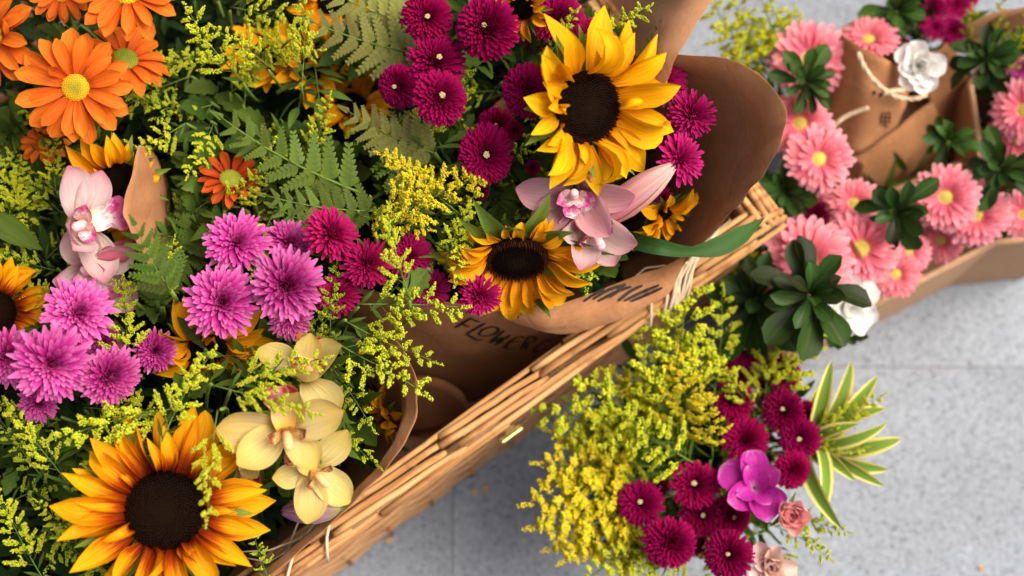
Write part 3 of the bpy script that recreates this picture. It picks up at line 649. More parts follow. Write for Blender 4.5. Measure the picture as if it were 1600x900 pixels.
# goldenrod plumes, unit length along +X, arching branchlets set with buds
def ico():
    t = (1+5**.5)/2
    V = np.array([(-1, t, 0), (1, t, 0), (-1, -t, 0), (1, -t, 0), (0, -1, t), (0, 1, t), (0, -1, -t), (0, 1, -t), (t, 0, -1), (t, 0, 1), (-t, 0, -1), (-t, 0, 1)])/math.hypot(1, t)
    F = [[0, 11, 5], [0, 5, 1], [0, 1, 7], [0, 7, 10], [0, 10, 11], [1, 5, 9], [5, 11, 4], [11, 10, 2], [10, 7, 6], [7, 1, 8], [3, 9, 4], [3, 4, 2], [3, 2, 6], [3, 6, 8], [3, 8, 9], [4, 9, 5], [2, 4, 11], [6, 2, 10], [8, 6, 7], [9, 8, 1]]
    return V, F
IV, IF = ico(); IU = np.zeros((12, 2))
def plume(seed, bloom, nb=15, dens=20, br=.40):
    r = random.Random(seed); st, bd, gd = [], [], []
    ax = [Vector((t, .05*math.sin(t*2.5+seed), -.10*t*t+.03*math.sin(t*4+seed))) for t in np.linspace(0, 1, 9)]
    st.append(tube(ax, .009, .004, 4))
    def A(t): i = min(int(t*8), 7); return ax[i].lerp(ax[i+1], t*8-i)
    def bead(p, s, green=False):
        v = IV*np.array((s, s, s*1.35)) @ np.array(Matrix.Rotation(r.uniform(0, 3), 3, Vector((r.random(), r.random(), .3)))) + np.array(p)
        (gd if green else bd).append((v, IF, IU))
    def twig(o, d0, side, L_, lev):
        pts = [o + d0*(L_*q) + side*(L_*.08*q*q) + Vector((-.02, 0, -.28*L_))*q*q for q in (0, .2, .4, .6, .8, 1)]
        st.append(tube(pts, .0045 if lev == 0 else .003, .0018, 3))
        n = max(4, int(dens*L_/.25))
        for j in range(n):
            q = (.30 if lev == 0 else .12)+(.70 if lev == 0 else .88)*(j+r.random()*.5)/n; i = min(int(q*5), 4); p = pts[i].lerp(pts[i+1], min(1, q*5-i))
            rad = (.019 if bloom else .021)*(1.25-q*.8); an = r.uniform(-.5, 3.6)
            y = d0.cross(Vector((0, 0, 1))).normalized(); off = (y*math.cos(an)+Vector((0, 0, 1))*math.sin(an))*rad*r.uniform(.7, 1.1) + d0*r.uniform(0, .012)
            s = r.uniform(.0070, .0115) if not bloom else r.uniform(.0050, .0085)
            st.append(tube([p, p+off*.9], .0016, .0014, 3))
            bead(p+off, s, r.random() < (.25 if bloom else .30))
            if bloom:
                for _ in range(2): bead(p+off+Vector((r.uniform(-1, 1), r.uniform(-1, 1), r.uniform(-.4, 1)))*.010, r.uniform(.004, .0070), r.random() < .3)
        if lev == 0 and L_ > .12:
            for q in (.3, .45, .6, .75):
                i = min(int(q*5), 4); p = pts[i].lerp(pts[i+1], q*5-i); az = r.uniform(0, 6.28)
                sd_ = Vector((.4, math.cos(az), abs(math.sin(az))*.7)).normalized()
                twig(p, (d0*.7+sd_*.7).normalized(), sd_, L_*.42*(1.2-q)*1.3, 1)
    for k in range(nb):
        t = .18+.78*(k/(nb-1)); az = k*2.4+r.uniform(-.4, .4); side = Vector((0, math.cos(az), abs(math.sin(az))*.8+.1)).normalized()
        twig(A(min(t, .999)), (Vector((1, 0, 0))*.75+side*.85).normalized(), side, br*(1-.62*t)*r.uniform(.75, 1.2), 0)
    twig(ax[-1], Vector((1, 0, 0)), Vector((0, 0, 1)), .16, 1)
    lv = []
    for k in range(7):
        t = .03+.09*k; o = A(t); az = k*2.4
        P = petal(.26*r.uniform(.7, 1.1), .045, LEAFP, b0=.1, b1=-.5, cup=.2, nl=5, nw=2, seed=k)
        lv.append(xf(P, Matrix.Translation(o) @ RX_(az) @ RZ(.8)))
    return cat_(st), cat_(bd), cat_(lv), cat_(gd)
T_pl = {}
for kind, bm, nvar, args in (('bud', 0, 4, (15, 30, .40)), ('green', 0, 3, (12, 22, .36)), ('bloom', 1, 4, (21, 32, .40))):
    T_pl[kind] = []
    for s in range(nvar):
        a, b, c, gb = plume(s*5+{'bud': 1, 'green': 60, 'bloom': 30}[kind], bm, *args)
        T_pl[kind].append((mk('branch', *a[:2], M['gstem'], a[2]), mk('buds', *b[:2], M[{'bud': 'bud', 'green': 'bud_green', 'bloom': 'bloom'}[kind]], b[2]), mk('leaves', *c[:2], M['leaf'], c[2]), mk('green_buds', *gb[:2], M['bud_green'], gb[2])))
gcount = [0]
def goldenrod(x0, y0, z0, x1, y1, z1, label, kind='bud', base=None, fat=1., leaves=True, group='goldenrod sprigs'):
    a, b = at(x0, y0, z0), at(x1, y1, z1); base = base or nbase(a); gcount[0] += 1
    root = thing('goldenrod_sprig', label, 'goldenrod', base, group)
    L_ = (b-a).length; m1, m2, m3, m4 = T_pl[kind][gcount[0] % len(T_pl[kind])]
    S = alongx(a, b, roll=((gcount[0]*37) % 100/100-.5)*.9) @ SC(L_, L_*fat, L_*fat)
    bb = part('branch', m1, root, S); part('buds', m2, bb, I4, kind='stuff'); part('green_buds', m4, bb, I4, kind='stuff')
    if leaves: part('leaves', m3, bb, I4, kind='stuff')
    tb = tube(bez(a, low(a, b), base), .0011, .0015, 5); part('stem', mk('stem', *tb[:2], M['gstem'], tb[2]), root, I4)

# fern fronds with separate leaflets
def pinna(mat, seed, nl_=7):
    ps = [petal(1, .10, LEAFP, b1=-.2, nl=6, nw=2)]
    for k in range(nl_):
        t = .08+.84*k/(nl_-1)
        for s in (-1, 1):
            L_ = .30*(1-.6*t)*(1.05 if s > 0 else .95); P = petal(L_, L_*.66, [(0, .7), (.4, 1), (.75, .8), (1, .15)], b0=.1, b1=-.4, cup=.15, nl=3, nw=2, seed=k)
            ps.append(xf(P, TR(t, 0, -.10*t*t) @ RZ(s*(.95-.15*t))))
    P = cat_(ps); return mk('leaflet', *P[:2], M[mat], P[2])
T_pin = {k: [pinna(k, s) for s in range(2)] for k in ('fern', 'fern_spore', 'leaf')}
def fern(x0, y0, z0, x1, y1, z1, label, w=.36, mat='fern', n=8, base=None, roll=0., bend=-.12):
    a, b = at(x0, y0, z0), at(x1, y1, z1); base = base or nbase(a); L_ = (b-a).length
    root = thing('fern_frond', label, 'fern', base, 'fern fronds'); S = alongx(a, b, roll=roll) @ SC(L_)
    rr = random.Random(int(x0+y0*3))
    ax = [Vector((t, .04*math.sin(t*3), bend*t*t)) for t in np.linspace(0, 1, 9)]
    tb = tube(ax, .009, .004, 5); part('rachis', mk('rachis', *tb[:2], M['gstem'], tb[2]), root, S)
    for k in range(n):
        t = .06+.90*k/n
        for s in (-1, 1):
            l = w*(1-.72*t**1.3)*rr.uniform(.9, 1.08); i = min(int(t*8), 7); o = ax[i].lerp(ax[i+1], t*8-i)
            part('leaflet', rr.choice(T_pin[mat]), root, S @ TR(*o) @ RZ(s*(1.05-.25*t)+rr.uniform(-.06, .06)) @ RX_(rr.uniform(-.3, .3)) @ RY(rr.uniform(-.1, .15)) @ SC(l*1.15, l*1.1, l))
    part('leaflet', T_pin[mat][0], root, S @ TR(*ax[-1]) @ TR(-.04, 0, 0) @ SC(w*.4))
    tb = tube(bez(a, low(a, b), base), .0014, .0018, 5); part('stem', mk('stem', *tb[:2], M['gstem'], tb[2]), root, I4)
# leafy sprigs
def lobed(seed, mat):
    prof = [(0, .04), (.06, .12), (.12, .5), (.2, .78), (.25, .5), (.33, .9), (.42, 1.), (.47, .6), (.56, .86), (.66, .9), (.7, .55), (.8, .55), (.9, .32), (1, .02)]
    P = petal(1, .62, prof, b0=.15, b1=-.5, cup=.2, nl=18, nw=4, wav=.05, seed=seed); return mk('leaf', *P[:2], M[mat], P[2])
T_lob = [lobed(s, 'leaf') for s in range(2)] + [lobed(5, 'leaf_shade')]
T_lan = [mk('leaf', *petal(1, .26, LEAFP, b0=.1, b1=-.6, cup=.25, nl=7, nw=2, seed=s, wav=.06)[:2], M[k], petal(1, .26, LEAFP, b0=.1, b1=-.6, cup=.25, nl=7, nw=2, seed=s, wav=.06)[2]) for s, k in ((0, 'leaf'), (1, 'leaf_shade'))]
T_obo = {k: pset('leaf', k, [(1, .48, OBOV, dict(b0=.25, b1=-.55-.2*s, cup=.28, nl=7, nw=4, seed=s, wav=.03)) for s in range(3)]) for k in ('leaf_gloss', 'leaf_gloss_light')}
def sprig(a, b, base, label, group, T, n=8, ll=.45, rr=rnd, name='leafy_sprig'):
    root = thing(name, label, 'greenery', base, group); L_ = (b-a).length; S = alongx(a, b, roll=rr.uniform(-.4, .4)) @ SC(L_)
    tb = tube([Vector((t, 0, -.08*t*t)) for t in (0, .33, .66, 1)], .012, .006, 4); part('twig', mk('twig', *tb[:2], M['stem'], tb[2]), root, S)
    for k in range(n):
        t = .1+.88*k/(n-1); s = 1 if k % 2 else -1
        l = ll*rr.uniform(.75, 1.15)
        part('leaf', rr.choice(T), root, S @ TR(t, 0, -.08*t*t) @ RZ(s*rr.uniform(.5, 1.2)*(1 if k < n-1 else .1)) @ RY(rr.uniform(-.5, .3)) @ RX_(rr.uniform(-.5, .5)) @ SC(l))
    tb = tube(bez(a, low(a, b), base), .0012, .0015, 4); part('stem', mk('stem', *tb[:2], M['stem'], tb[2]), root, I4)
def rosette(px, py, z, rpx, tx, ty, label, base, n=14, mat='leaf_gloss', spread=(.05, 1.0), spin=0.):
    p = at(px, py, z); H = frame(p, tx, ty, spin); R = rpx*mpp(px, py, z); rr = random.Random(int(px+py*3))
    root = thing('glossy_leaf_sprig', label, 'greenery', base, 'glossy leaf rosettes'); S = H @ SC(R)
    n += 6
    for k in range(n):
        s = k/(n-1); th = k*2.4+rr.uniform(-.2, .2); e = spread[0]+(spread[1]-spread[0])*(1-s)**1.0
        l = (.55+.5*s)*rr.uniform(.72, 1.18); w = rr.uniform(.75, 1.1)
        part('leaf', rr.choice(T_obo[mat]), root, S @ RZ(th+rr.uniform(-.3, .3)) @ TR(.03, 0, .22*(1-s)) @ RY(-e+rr.uniform(-.35, .3)) @ RX_(rr.uniform(-.6, .6)) @ SC(l, l*w, l*rr.uniform(.7, 1.5)))
    stem(root, p, H.col[2].xyz, base, .0022)
# orchids, buds, roses, tulip-like flower
def orchset(k): return pset('tepal', k, [(1, .72, ORCP, dict(b0=.35, b1=-.45, cup=.40, nl=12, nw=8, ridge=.07, wav=.17, seed=s)) for s in range(2)] + [(1, .70, ORCP, dict(b0=.5, b1=.25, cup=.5, nl=12, nw=8, ridge=.05, wav=.2, seed=4))])
T_orc = {k: orchset(k) for k in ('yorch', 'porch', 'porch2', 'roseorch')}
LIPP = [(0, .5), (.3, .7), (.5, .62), (.7, 1.), (.88, .95), (1, .5)]
T_lip = {k: mk('lip', *petal(1, .85, LIPP, b0=.55, b1=-1.1, cup=.5, nl=12, nw=8, wav=.16, seed=3)[:2], M[k], petal(1, .85, LIPP, b0=.55, b1=-1.1, cup=.5, nl=12, nw=8, wav=.16, seed=3)[2]) for k in ('ylip', 'plip')}
T_wing = {k: mk('side_lobe', *petal(1, .8, ORCP, b0=.9, b1=-.5, cup=.5, nl=6, nw=4)[:2], M[k], petal(1, .8, ORCP, b0=.9, b1=-.5, cup=.5, nl=6, nw=4)[2]) for k in ('ylip', 'plip')}
def column(mat):
    pts = [Vector((.02, 0, .0)), Vector((.06, 0, .15)), Vector((.14, 0, .28)), Vector((.24, 0, .34))]
    P = cat_([tube([Vector(q) for q in crom([tuple(p) for p in pts], 6)], .07, .085, 8), xf(dome(.085, .09, 10, 4), TR(.235, 0, .335) @ RY(1.2))]); return mk('column', *P[:2], M[mat], P[2])
T_col = {'y': column('column'), 'p': column('pcolumn')}
def orchid(px, py, z, rpx, tx, ty, spin, label, tep='yorch', lip='ylip', colm='y', angs=(90, 18, 162, -54, -126), base=None, e=.28, group=None, name='orchid', lipd=-90, sizes=None):
    p = at(px, py, z); H = frame(p, tx, ty, spin); R = rpx*mpp(px, py, z); base = base or nbase(p); rr = random.Random(int(px+py))
    root = thing(name, label, 'orchid', base, group); S = H @ SC(R)
    for i, a in enumerate(angs):
        s = (sizes[i] if sizes else 1)*rr.uniform(.92, 1.05)
        part('tepal', T_orc[tep][(0, 1, 1, 0, 0)[i % 5] if rr.random() > .25 else 2], root, S @ RZ(math.radians(a)) @ TR(.05, 0, -.03*(i % 2)) @ RY(-e+rr.uniform(-.15, .15)) @ RX_(rr.uniform(-.2, .2)) @ SC(s))
    a = math.radians(lipd)
    part('lip', T_lip[lip], root, S @ RZ(a) @ TR(.03, 0, .20) @ RY(-.10) @ SC(.62, .70, .55))
    for s in (-1, 1): part('side_lobe', T_wing[lip], root, S @ RZ(a+s*1.15) @ TR(.03, 0, .20) @ RY(-.35) @ RX_(-s*.5) @ SC(.40))
    part('column', T_col[colm], root, S @ RZ(a+math.pi) @ TR(.0, 0, .18) @ SC(.9))
    stem(root, p-H.col[2].xyz*R*.05, H.col[2].xyz, base, .0024)
    return root
def bud3(x0, y0, z0, x1, y1, z1, wpx, mat, label, n=3, cat='bud', name='flower_bud', base=None, open_=.0):
    a, b = at(x0, y0, z0), at(x1, y1, z1); L_ = (b-a).length; base = base or nbase(a)
    root = thing(name, label, cat, base); S = alongx(a, b) @ SC(L_); w = wpx*mpp(x0, y0, z0)/L_
    prof = [(0, .25), (.15, .75), (.4, 1.), (.65, .95), (.85, .66), (1, .25)]
    for k in range(n*2):
        an = 2*math.pi*k/(n*2); o = 1. if k % 2 else .88
        nl, nw = 10, 6; V, U = [], []
        for i in range(nl+1):
            t = i/nl; r = np.interp(t, [q[0] for q in prof], [q[1] for q in prof])*w/2*o*(1+open_*t*t)
            for j in range(nw+1):
                q = (j/nw-.5)*2; th = an + q*math.pi/n*.62
                rr_ = r*(1+.07*(1-q*q)+ (.03 if abs(q) > .8 else 0)); V.append((t*(1-.05*q*q*t), rr_*math.cos(th), rr_*math.sin(th))); U.append(((q+1)/2, t))
        part('petal', mk('petal', V, gfaces(nl, nw), M[mat], U), root, S)
    tb = tube(bez(a, low(a, b), base), .0022, .0024, 6); part('stem', mk('stem', *tb[:2], M['stem'], tb[2]), root, I4)
T_rose = {k: [mk('petal', *petal(1, 1.15, [(0, .4), (.3, .85), (.6, 1.), (.85, .9), (1, .55)], b0=1.25, b1=q, cup=.8, nl=8, nw=8, wav=.08, seed=s)[:2], M[k], petal(1, 1.15, [(0, .4), (.3, .85), (.6, 1.), (.85, .9), (1, .55)], b0=1.25, b1=q, cup=.8, nl=8, nw=8, wav=.08, seed=s)[2]) for s, q in ((0, .55), (1, .1), (2, -.7), (3, -1.1))] for k in ('rose', 'blush')}
T_rose['white'] = [mk('petal', *petal(1, 1.25, [(0, .4), (.3, .85), (.6, 1.), (.85, .92), (1, .6)], b0=q0, b1=q, cup=.45, nl=9, nw=8, wav=.22, seed=s)[:2], M['white'], petal(1, 1.25, [(0, .4), (.3, .85), (.6, 1.), (.85, .92), (1, .6)], b0=q0, b1=q, cup=.45, nl=9, nw=8, wav=.22, seed=s)[2]) for s, q0, q in ((0, 1.2, .2), (1, 1.05, -.3), (2, .9, -.7), (3, .7, -.8))]
def rose(px, py, z, rpx, tx, ty, mat, label, base, n=16, name='rose', cat='rose', open_=1.):
    p = at(px, py, z); H = frame(p, tx, ty); R = rpx*mpp(px, py, z); rr = random.Random(int(px+py)); H.translation = p-H.col[2].xyz*R*.5
    root = thing(name, label, cat, base); S = H @ SC(R)
    for k in range(n):
        s = k/(n-1); th = k*2.4+rr.uniform(-.2, .2); me = T_rose[mat][min(3, int(s*3.6*open_))]
        l = (.62+.38*s)*rr.uniform(.93, 1.05)
        part('petal', me, root, S @ RZ(th) @ TR(.04+.26*s, 0, .12*(1-s)) @ RY(.28*s*open_) @ SC(l*1.05, l*(.62+.4*s), l*1.0))
    for k in range(5): part('sepal', T_sep[k % 3], root, S @ RZ(k*1.257) @ TR(.15, 0, -.05) @ RY(-.3) @ SC(.8, .6, .6))
    stem(root, H.translation.copy(), H.col[2].xyz, base, .0022)

# ------------------------------------------------------------------ basket: sunflowers
cA, cC, cD = BASES[0], BASES[1], BASES[2]
sunflower(258, 797, .365, 62, 1.78, .0, .05, 'sun_red', 'large flame-streaked sunflower with dark disc at the bottom of the basket', n=(20, 17, 7), base=cC, elev=(.06, .24, .6), wide=.80)
def l2(th):   # longer on the right, short and curled on the left
    c = math.cos(th); return .92 + .12*c + .10*max(0, math.sin(th))**3
sunflower(917, 168, .42, 58, 1.78, .6, -.12, 'sun_yellow', 'large bright yellow sunflower facing right above the pink orchid', n=(17, 15, 4), base=cA, lfun=l2, elev=(.02, .16, .8), efun=lambda t: .6*max(0, -math.cos(t))**2, wide=1.05)
sunflower(808, 403, .35, 50, 1.75, .02, -1.35, 'sun_orange', 'golden sunflower nodding over the paper lip, green sepals raised behind it', n=(17, 14, 0), base=cA, seps=16, elev=(.0, .12, .8), lfun=lambda t: 1.0-.55*max(0, math.sin(t))**1.2, efun=lambda t: -.15*max(0, math.sin(t)), sepl=1.45)
sunflower(186, 285, .345, 33, 2.1, .25, -.4, 'sun_orange', 'amber sunflower half wrapped behind the pink orchid and paper', n=(16, 13, 2), base=cD, lfun=lambda t: 1. if math.cos(t) < .25 else .5)
sunflower(322, 545, .325, 33, 2.3, .25, -1.2, 'sun_orange', 'golden sunflower half hidden under the purple mums with petals drooping', n=(14, 12, 5), base=cC, elev=(-.15, .1, .7))
sunflower(-8, 488, .345, 34, 1.9, .35, .0, 'sun_red', 'flamed sunflower cut off by the left edge of the picture', n=(15, 12, 4), base=BASES[11])
sunflower(425, 92, .295, 26, 2.3, .0, 1.0, 'sun_orange', 'orange sunflower standing deep among the greenery near the top', n=(14, 12, 3), base=BASES[8])
sunflower(548, 165, .285, 26, 2.3, .0, .9, 'sun_orange', 'small orange sunflower in the shade left of the magenta cluster', n=(12, 10, 2), base=BASES[7])
sunflower(482, 112, .30, 22, 2.3, .9, .6, 'sun_orange', 'tilted orange sunflower between two others in the shade near the top', n=(12, 9, 0), base=BASES[8])
sunflower(1036, 335, .32, 20, 2.6, 1.6, -2.2, 'sun_orange', 'shaded golden sunflower inside the big kraft cone beside the lily bud', n=(12, 10, 2), base=cA)
sunflower(604, 650, .29, 15, 2.6, -1.9, -.6, 'sun_orange', 'shaded yellow sunflower pressed against the inside of the rolled paper lip', n=(12, 9, 0), base=cC)
sunflower(520, -2, .31, 26, 2.2, .1, -.2, 'sun_orange', 'orange sunflower cut off by the top edge above the fern', n=(13, 10, 0), base=BASES[8])
sunflower(816, 12, .37, 20, 2.0, -.4, -.6, 'sun_orange', 'small yellow flower peeping between magenta mums at the top edge', n=(10, 8, 0), base=BASES[9])
# ------------------------------------------------------------------ orange daisies
b6 = BASES[6]
daisy(118, 137, .40, 92, -.12, .02, 'large orange daisy with yellow centre facing up near the left edge', disc=.24, base=b6, n=(15, 12))
daisy(198, -14, .42, 84, -.05, .35, 'orange daisy cut off by the top edge, petals hanging towards the large daisy', base=b6)
daisy(196, 92, .36, 72, .35, .85, 'orange daisy tilted away showing a green disc behind the large one', dm=T_gd, base=b6, disc=.28)
daisy(-12, 58, .40, 88, -.75, .15, 'side-on orange daisy cut off by the left edge', base=b6, disc=.25)
daisy(360, 280, .335, 54, .05, .75, 'dark rust-orange daisy with green centre sunk in the greenery', mat='rust', dm=T_gd, base=BASES[5], disc=.33)
daisy(95, -10, .39, 50, .1, .2, 'small orange daisy at the top edge between two larger ones', base=b6)
daisy(70, 225, .335, 40, -.3, .5, 'pale orange daisy seen under the large orange daisy', base=b6, mat='orange')
# ------------------------------------------------------------------ magenta mums
for a in [
 (667, 26, .385, 40, 0, .1, 'magenta mum at the top edge, left of the two topmost'), (757, 40, .395, 50, 0, .05, 'largest magenta mum at the top, cream eye facing up'),
 (684, 92, .375, 46, 0, .1, 'magenta mum tucked between the top pair and the frontmost of the cluster'), (618, 135, .37, 36, -.3, 0, 'leftmost magenta mum of the upper cluster beside the fern'),
 (691, 150, .40, 44, 0, 0, 'magenta mum at the front of the upper cluster, round with cream eye'), (821, 146, .415, 45, -.1, 0, 'magenta mum overlapping the left petals of the bright sunflower'),
 (759, 243, .395, 47, 0, 0, 'round magenta mum hanging below the upper cluster over the yellow goldenrod'), (775, 195, .34, 30, 0, 0, 'dark shaded magenta mum behind the round one under the cluster'),
 (806, 205, .385, 17, .1, 0, 'small half-open magenta mum with white centre by the sunflower'), (752, 300, .36, 13, 0, 0, 'tiny magenta mum bud below the round hanging mum'),
 (872, 18, .36, 46, 0, .3, 'dark magenta mum at the top edge above the bright sunflower'), (925, 47, .37, 24, 0, .2, 'small round magenta mum bud behind the upper sunflower petals'),
 (838, 55, .335, 26, 0, .2, 'shaded magenta mum deep between the dark top mum and the largest one'), (832, 262, .36, 12, 0, 0, 'tiny magenta bud beside the left end of the pink orchid'),
 ]: mum(*a, base=BASES[7] if a[0] < 800 else cA, eye=a[3] > 14)
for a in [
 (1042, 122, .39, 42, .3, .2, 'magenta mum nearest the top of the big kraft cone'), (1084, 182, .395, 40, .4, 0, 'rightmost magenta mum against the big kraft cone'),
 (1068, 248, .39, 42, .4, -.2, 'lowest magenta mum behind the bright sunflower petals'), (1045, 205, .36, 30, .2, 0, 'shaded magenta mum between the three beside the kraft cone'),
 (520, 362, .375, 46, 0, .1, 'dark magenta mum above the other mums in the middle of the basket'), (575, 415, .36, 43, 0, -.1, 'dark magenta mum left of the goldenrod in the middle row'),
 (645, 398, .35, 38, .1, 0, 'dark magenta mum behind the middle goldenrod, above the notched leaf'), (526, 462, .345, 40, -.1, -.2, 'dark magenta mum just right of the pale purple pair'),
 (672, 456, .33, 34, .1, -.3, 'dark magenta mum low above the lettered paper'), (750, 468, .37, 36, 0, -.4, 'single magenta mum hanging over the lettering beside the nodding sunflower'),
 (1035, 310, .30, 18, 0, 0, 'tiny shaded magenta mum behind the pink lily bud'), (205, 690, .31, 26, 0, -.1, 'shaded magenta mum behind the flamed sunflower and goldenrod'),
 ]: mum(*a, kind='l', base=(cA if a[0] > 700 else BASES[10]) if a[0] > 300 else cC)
for a in [
 (370, 374, .375, 52, 0, .1, 'uppermost bright purple mum with white-backed petals'), (345, 472, .385, 58, 0, 0, 'large bright purple mum above the half hidden golden sunflower'),
 (447, 448, .39, 58, .05, 0, 'large pale purple mum right of its twin in the middle'), (455, 375, .355, 38, 0, .2, 'purple mum squeezed behind the pale purple one'),
 (452, 500, .345, 36, 0, -.3, 'purple mum under the pale purple one'), (125, 484, .385, 58, 0, .1, 'bright purple mum just below the pink orchid'),
 (84, 572, .395, 64, 0, -.05, 'largest bright purple mum of the left group'), (14, 560, .37, 50, -.2, 0, 'purple mum at the left edge beside the largest'),
 (176, 590, .375, 50, .1, -.2, 'purple mum at the right of the left group'), (243, 549, .35, 35, .1, 0, 'small darker purple mum touching the golden sunflower petals'),
 (60, 632, .35, 32, 0, -.3, 'small purple mum below the largest of the left group'), (160, 535, .34, 34, 0, 0, 'shaded purple mum between the bright ones of the left group'),
 ]: mum(*a, kind='p', base=BASES[10] if a[0] > 280 else BASES[11], group='bright purple mums')
# ------------------------------------------------------------------ orchids and buds in the basket
orchid(445, 668, .375, 108, .05, -.1, .1, 'yellow orchid with red-spotted throat facing up in the middle', base=cC, angs=(60, 12, 172, -60, -150), lipd=92, sizes=(.85, 1.0, 1.05, .75, .85))
orchid(482, 728, .35, 92, .35, -.35, .2, 'lower yellow orchid turned to the paper lip, red-spotted throat', base=cC, angs=(100, 40, 170, -60, -115), lipd=115, sizes=(.8, .95, .7, .95, 1.0))
orchid(478, 592, .355, 98, .15, .75, .0, 'upper yellow orchid tilted away, smooth backs of its petals showing', base=cC, angs=(90, 20, 160, -60, -120), lipd=90, sizes=(.8, .9, .9, 1.0, .9))
orchid(392, 712, .335, 78, -.4, -.1, .3, 'yellow orchid partly covered, between sunflower petals and the middle orchid', base=cC, angs=(80, 10, 150, -60, -130), lipd=-90)
orchid(122, 348, .375, 108, .45, .0, .0, 'large pale pink orchid with spotted lip beside the pointed paper', 'porch', 'plip', 'p', angs=(112, 70, 178, -135, -75), lipd=15, base=cD, sizes=(1.0, .8, .9, .95, .9))
orchid(140, 418, .355, 90, .1, -.45, .0, 'lower pale pink orchid behind the purple mum', 'porch', 'plip', 'p', angs=(100, 30, 165, -50, -120), lipd=-60, base=cD)
bud3(235, 385, .35, 150, 402, .37, 34, 'roseorch' if 'roseorch' in M else 'porch', 'rosy pink orchid bud under the pale pink orchid', base=cD)
orchid(900, 292, .375, 96, -.1, -.75, .0, 'rosy pink orchid hanging under the bright sunflower', 'porch2', 'plip', 'p', angs=(90, 10, 170, -40, -140), lipd=-90, base=cA)
orchid(918, 345, .355, 104, .25, -.45, .1, 'pale pink orchid with broad petal beside the lily bud', 'porch', 'plip', 'p', angs=(80, -12, 165, -65, -115), lipd=110, base=cA, sizes=(.7, 1.0, .7, .75, .8))
bud3(925, 352, .355, 1053, 258, .395, 50, 'lily', 'long pink lily bud pointing at the kraft cone', base=cA, name='lily_bud')
bud3(530, 795, .31, 440, 800, .325, 44, 'bud_purple', 'closed mauve tulip bud under the yellow orchids', base=cC, name='tulip_bud')
# ------------------------------------------------------------------ goldenrod in the basket
G = lambda x0, y0, z0, x1, y1, z1, l, k='bud', **kw: goldenrod(x0, y0, z0, x1, y1, z1, l, k, **kw)
G(250, 690, .385, 330, 560, .395, 'goldenrod sprig rising above the flamed sunflower to the golden petals')
G(345, 640, .40, 318, 800, .405, 'goldenrod sprig drooping over the disc of the flamed sunflower', fat=.7, leaves=False)
G(280, 640, .385, 95, 690, .38, 'goldenrod sprig reaching left above the flamed sunflower', fat=.8)
G(360, 610, .39, 500, 560, .395, 'goldenrod sprig lying across the upper yellow orchid', fat=.8)
G(330, 600, .40, 480, 650, .40, 'goldenrod sprig across the throat of the yellow orchid', fat=.7, leaves=False)
G(520, 520, .36, 650, 610, .375, 'goldenrod sprig hanging over the rolled paper lip', base=BASES[10])
G(540, 500, .37, 672, 560, .375, 'goldenrod sprig reaching right above the rolled lip', base=BASES[10], fat=.8)
G(560, 480, .375, 712, 485, .385, 'goldenrod sprig pointing right across the lettered paper', base=BASES[10])
G(640, 470, .39, 610, 330, .40, 'yellow goldenrod sprig standing in front of the dark magenta mums', base=BASES[10], fat=.8)
G(720, 330, .37, 600, 250, .385, 'yellow goldenrod sprig right of the fern', 'bloom', base=BASES[3], fat=.9)
G(590, 370, .37, 735, 270, .39, 'bright yellow goldenrod plume under the round magenta mum', 'bloom', base=BASES[3], fat=1.1)
G(560, 330, .365, 660, 360, .38, 'yellow goldenrod sprig above the row of dark magenta mums', 'bloom', base=BASES[3])
G(700, 400, .365, 745, 310, .375, 'goldenrod sprig left of the nodding sunflower', base=BASES[3], fat=.9)
G(730, 330, .36, 712, 430, .37, 'goldenrod sprig drooping beside the left petals of the nodding sunflower', 'bud', base=BASES[3])
G(430, 330, .335, 400, 420, .36, 'goldenrod sprig beside the paper corner', base=BASES[4], fat=.9)
G(350, 330, .33, 420, 270, .345, 'goldenrod sprig beside the rust daisy', base=BASES[4])
G(380, 130, .35, 300, 20, .385, 'goldenrod plume standing tall at the top, left of the orange sunflowers', base=BASES[8], fat=1.1)
G(420, 110, .36, 345, 45, .39, 'goldenrod plume leaning left at the top beside the orange sunflower', base=BASES[8])
G(470, 130, .36, 468, -10, .385, 'slim goldenrod plume in front of the orange sunflowers', base=BASES[8], fat=.7)
G(330, 190, .34, 300, 265, .36, 'goldenrod tip arching over the rust daisy', base=BASES[5], fat=.8)
G(300, 120, .31, 180, 175, .32, 'dim goldenrod sprig below the tilted orange daisy', 'green', base=BASES[5])
G(330, 160, .32, 250, 190, .335, 'dim goldenrod sprig in the dark greenery right of the large daisy', 'green', base=BASES[5])
G(330, 90, .33, 225, 110, .345, 'goldenrod sprig between the orange daisies and the tall plume', 'bud', base=BASES[5], fat=.8)
G(90, 300, .34, 85, 220, .355, 'goldenrod sprig above the pale pink orchid', base=b6)
G(100, 330, .32, 20, 270, .335, 'dim goldenrod sprig left of the pale pink orchid', 'green', base=b6)
G(90, 420, .33, 0, 395, .34, 'dim goldenrod sprig left of the lower pink orchid', 'green', base=BASES[11])
G(210, 470, .36, 175, 440, .375, 'short goldenrod tip right of the purple mum below the pink orchid', base=cD)
G(215, 580, .34, 190, 450, .365, 'goldenrod sprig between the pink orchid and the purple mums', base=cD)
G(255, 480, .34, 275, 385, .37, 'goldenrod tip beside the notched leaves', base=cD, fat=.7)
G(100, 760, .345, 20, 640, .37, 'goldenrod sprig in the greenery left of the flamed sunflower', base=cC, fat=.8)
G(120, 850, .34, 60, 790, .36, 'goldenrod tip at lower left beside the sunflower petals', base=cC)
G(70, 900, .33, 10, 790, .35, 'goldenrod sprig by the lower left edge', base=cC)
G(30, 830, .335, -15, 750, .35, 'goldenrod sprig cut by the left edge', base=cC)
G(550, 770, .29, 470, 785, .31, 'dim goldenrod sprig under the yellow orchids', 'green', base=cC)
